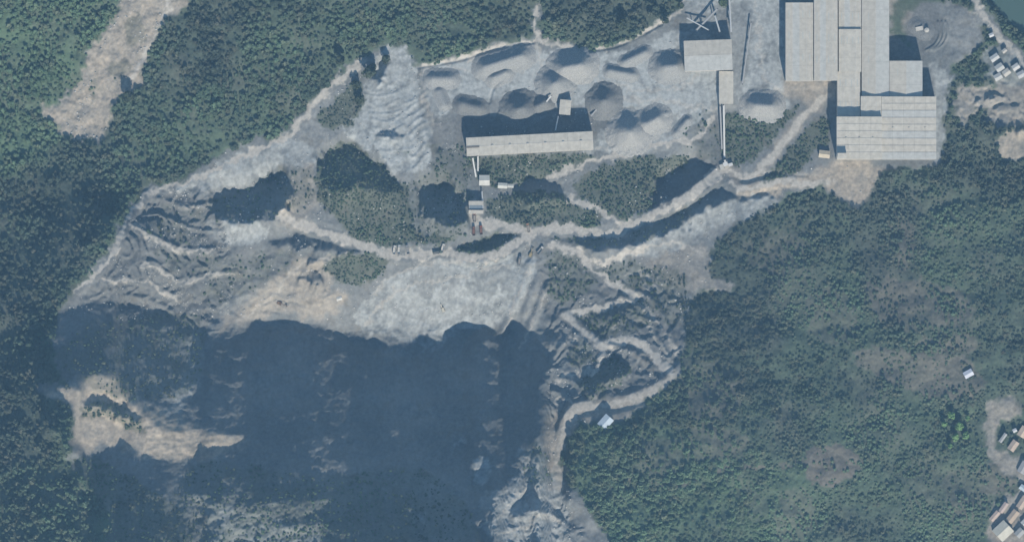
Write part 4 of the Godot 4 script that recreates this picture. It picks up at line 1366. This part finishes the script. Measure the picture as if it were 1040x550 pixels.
# ------------------------------------------------------------------ stockpiles
func heap(label: String, a: Vector2, b: Vector2, h: float, c: Color, slope := 0.80, sd := 1, group := "stockpiles in the plant yard") -> void:
	h *= 1.2
	slope *= 1.08
	var R := h / slope
	var mid := (a + b) * 0.5
	var reach := R * 1.5 + 1.0
	var x0 := minf(a.x, b.x) - reach
	var x1 := maxf(a.x, b.x) + reach
	var y0 := minf(a.y, b.y) - reach
	var y1 := maxf(a.y, b.y) + reach
	var nx := int((x1 - x0) / 0.9) + 1
	var ny := int((y1 - y0) / 0.9) + 1
	var nz := noise(sd * 7 + 3, 0.11, 4, 0.6)
	var y_base := height(mid.x, mid.y)
	var vs := PackedVector3Array()
	var up := PackedFloat32Array()
	for j in ny:
		for i in nx:
			var q := Vector2(x0 + i * 0.9, y0 + j * 0.9)
			var dd := Geometry2D.get_closest_point_to_segment(q, a, b).distance_to(q) if a != b else a.distance_to(q)
			var far := maxf(0.0, dd - R * 0.78)
			var e := h - (dd - far * 0.45) * slope * (1.0 + nz.get_noise_2d(q.x, q.y) * 0.07)
			if e > h - 1.6: e = h - 1.6 + (e - h + 1.6) * 0.4
			e += nz.get_noise_2d(q.x * 1.5, q.y * 1.5) * minf(0.4, h * 0.04)
			up.append(e)
			vs.append(Vector3(q.x - mid.x, height(q.x, q.y) - y_base + maxf(e, -0.5), q.y - mid.y))
	var st := SurfaceTool.new()
	st.begin(Mesh.PRIMITIVE_TRIANGLES)
	st.set_smooth_group(0)
	for j in ny - 1:
		for i in nx - 1:
			var k := j * nx + i
			for tri in [[k, k + 1, k + nx], [k + 1, k + nx + 1, k + nx]]:
				if up[tri[0]] > -0.5 or up[tri[1]] > -0.5 or up[tri[2]] > -0.5:
					for q in tri: st.add_vertex(vs[q])
	st.generate_normals()
	var key := "heap_%s" % c
	if not mats.has("gravel"): mats["gravel"] = noise_tex(71, 0.03, 0.6, 1.0, 512, 6)
	var o := part(self, numbered("stockpile"), st.commit(), mat(key, c.r, c.g, c.b, 1.0, 0.0, mats["gravel"], 1.0 / 23.0), Vector3(mid.x - CU, y_base, mid.y - CV))
	tag(o, label, "stockpile", group)

func build_heaps() -> void:
	var g := Color(0.352, 0.368, 0.376)
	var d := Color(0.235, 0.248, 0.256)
	var p := Color(0.40, 0.41, 0.41)
	heap("long curved grey stockpile at the upper left of the yard", Vector2(493, 68), Vector2(530, 57), 9.0, g, 0.8, 1)
	heap("small stockpile just below the long curved one", Vector2(502, 79), Vector2(513, 74), 6.5, g, 0.8, 2)
	heap("broad stockpile at the top middle of the yard, pale lower side", Vector2(573, 69), Vector2(590, 66), 12.0, p, 0.8, 3)
	heap("cone shaped pile left above the screening tower", Vector2(563, 85), Vector2(565, 84), 12.5, g, 0.8, 4)
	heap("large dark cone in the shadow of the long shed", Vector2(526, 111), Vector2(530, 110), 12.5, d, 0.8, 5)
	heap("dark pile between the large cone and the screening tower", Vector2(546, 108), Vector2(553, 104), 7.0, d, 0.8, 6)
	heap("low heap at the far left corner of the yard", Vector2(440, 80), Vector2(457, 80), 6.0, g, 0.7, 7)
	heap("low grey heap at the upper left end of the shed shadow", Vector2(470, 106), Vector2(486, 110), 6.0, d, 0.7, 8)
	heap("long thin heap right of the top middle pile", Vector2(635, 63), Vector2(655, 53), 5.0, g, 0.8, 9)
	heap("low curved heap left of the crusher house heap", Vector2(620, 72), Vector2(642, 76), 5.0, g, 0.8, 10)
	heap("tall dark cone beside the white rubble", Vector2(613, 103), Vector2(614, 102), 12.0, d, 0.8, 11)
	heap("biggest round stockpile with a dark half disc shadow", Vector2(639, 134), Vector2(640, 134), 15.0, p, 0.8, 12)
	heap("pale stockpile right beside the biggest round one", Vector2(656, 126), Vector2(668, 120), 9.0, p, 0.75, 13)
	heap("grey stockpile left of the crusher house", Vector2(676, 68), Vector2(686, 67), 11.0, g, 0.8, 14)
	heap("dark stockpile with a pale rim right of the narrow gallery", Vector2(768, 107), Vector2(782, 108), 10.5, p, 0.8, 15)
	heap("small dark heap at the right end of the yard", Vector2(688, 134), Vector2(698, 122), 4.0, g, 0.8, 16)
	heap("small narrow heap at the left side of the yard", Vector2(446, 93), Vector2(451, 106), 4.0, g, 0.7, 17)
	heap("small heap right of the pale rimmed stockpile", Vector2(789, 102), Vector2(791, 105), 4.5, g, 0.8, 18)
	heap("dark mound that carries the white pump house", Vector2(932, 26), Vector2(940, 32), 3.0, d, 0.4, 19)
	heap("grey heap in the open middle of the yard", Vector2(664, 118), Vector2(676, 116), 4.5, g, 0.8, 20)

func build_trees() -> void:
	var leaf := leaf_mat()
	var bark := mat("bark", 0.09, 0.07, 0.05, 1.0)
	var trunk := trunk_mesh(7.0, 0.35)
	var crowns := [crown_mesh(201, 4.2, 8.0, 320, 0.85), crown_mesh(202, 3.6, 9.0, 300, 0.8), crown_mesh(203, 5.0, 7.5, 360, 0.9)]
	var tones := []
	for c in [Color(0.055, 0.072, 0.05), Color(0.07, 0.10, 0.055), Color(0.15, 0.26, 0.11)]:
		var m := StandardMaterial3D.new()
		m.albedo_color = c.linear_to_srgb()
		m.vertex_color_use_as_albedo = true
		m.roughness = 0.8
		m.metallic_specular = 0.2
		m.backlight_enabled = true
		m.backlight = leaf.backlight
		tones.append(m)
	# u, v, scale, tone, label
	var list := [
		[131, 98, 1.5, 0, "lone dark tree beside the lower right side of the tan clearing"],
		[375, 73, 1.7, 0, "large dark tree at the top end of the sloping rim track"],
		[379, 68, 1.2, 0, "dark tree touching the large one at the rim track"],
		[362, 87, 1.1, 0, "dark tree left of the gravel fan, upper one of two"],
		[365, 101, 1.2, 0, "dark tree left of the gravel fan, lower one of two"],
		[346, 61, 1.5, 0, "dark tree on the wood edge above the rim track"],
		[392, 60, 1.1, 0, "small dark tree at the head of the gravel fan"],
		[676, 21, 1.1, 0, "tree on the yard edge left of the crusher house conveyors"],
		[691, 6, 1.2, 0, "tree at the top edge left of the crusher house conveyors"],
		[734, 2, 1.2, 1, "green tree at the top edge above the crusher house"],
		[632, 25, 1.4, 0, "dark tree above the bend of the yard's upper track"],
		[958, 430, 0.94, 2, "bright green tree, leftmost of the bright clump at right"],
		[966, 421, 1.01, 2, "bright green tree at the top of the bright clump at right"],
		[974, 432, 1.08, 2, "largest bright green tree, middle of the clump at right"],
		[982, 424, 0.86, 2, "bright green tree, rightmost of the clump at right"],
		[969, 443, 1.01, 2, "bright green tree at the lower left of the clump at right"],
		[980, 442, 0.94, 2, "bright green tree at the lower right of the clump at right"],
		[964, 452, 0.86, 2, "bright green tree at the foot of the clump at right"]]
	for q in list:
		var t := thing("tree", q[4], "tree", at(q[0], q[1]), q[0] * 0.7, "trees that stand out from the woods")
		part(t, "trunk", trunk, bark, Vector3.ZERO, Vector3.ZERO, Vector3.ONE * q[2])
		part(t, "crown", crowns[int(q[0]) % 3], tones[q[3]], Vector3.ZERO, Vector3.ZERO, Vector3(q[2], q[2] * 1.1, q[2]))

func _ready() -> void:
	# camera, sky, sun, exposure, air
	var cam := Camera3D.new()
	cam.name = "camera"
	add_child(cam)
	var up := 8000.0
	cam.position = Vector3(0, up, 0)
	cam.rotation_degrees = Vector3(-90, 0, 0)
	cam.fov = rad_to_deg(2.0 * atan(275.0 / up))
	cam.near = 10.0
	cam.far = 20000.0
	var we := WorldEnvironment.new()
	we.name = "world"
	var env := Environment.new()
	env.background_mode = Environment.BG_SKY
	var sky := Sky.new()
	var sm := ProceduralSkyMaterial.new()
	sm.sky_top_color = Color(0.345, 0.47, 0.60)
	sm.sky_horizon_color = Color(0.66, 0.75, 0.82)
	sm.sky_curve = 0.18
	sm.ground_bottom_color = Color(0.2, 0.22, 0.2)
	sm.ground_horizon_color = Color(0.5, 0.58, 0.64)
	sm.sun_angle_max = 20.0
	sky.sky_material = sm
	env.sky = sky
	env.ambient_light_source = Environment.AMBIENT_SOURCE_SKY
	env.tonemap_mode = Environment.TONE_MAPPER_LINEAR
	env.tonemap_exposure = 1.42
	env.fog_enabled = true
	env.fog_density = 0.000022
	env.fog_light_color = Color(0.62, 0.82, 1.0)
	env.sdfgi_enabled = true
	env.ssao_enabled = true
	env.ssil_enabled = true
	we.environment = env
	add_child(we)
	var sun := DirectionalLight3D.new()
	sun.name = "sun"
	sun.light_energy = 1.5
	sun.light_color = Color(1.0, 0.955, 0.88)
	sun.light_angular_distance = 0.5
	sun.shadow_enabled = true
	add_child(sun)
	sun.look_at_from_position(Vector3.ZERO, Vector3(-SUN_SIDE, -SUN_TAN * sqrt(1.0 + SUN_SIDE * SUN_SIDE), -1.0))
	# large structure
	var t0 := Time.get_ticks_msec()
	draw_plan()
	print("plan ", Time.get_ticks_msec() - t0)
	shape_ground()
	print("shape ", Time.get_ticks_msec() - t0)
	build_ground()
	print("ground ", Time.get_ticks_msec() - t0)
	plant_woods()
	scatter_rubble()
	print("woods ", Time.get_ticks_msec() - t0)
	unit = BoxMesh.new()
	build_river()
	build_halls()
	build_village()
	build_heaps()
	build_machinery()
	build_vehicles()
	build_trees()
	print("all ", Time.get_ticks_msec() - t0)
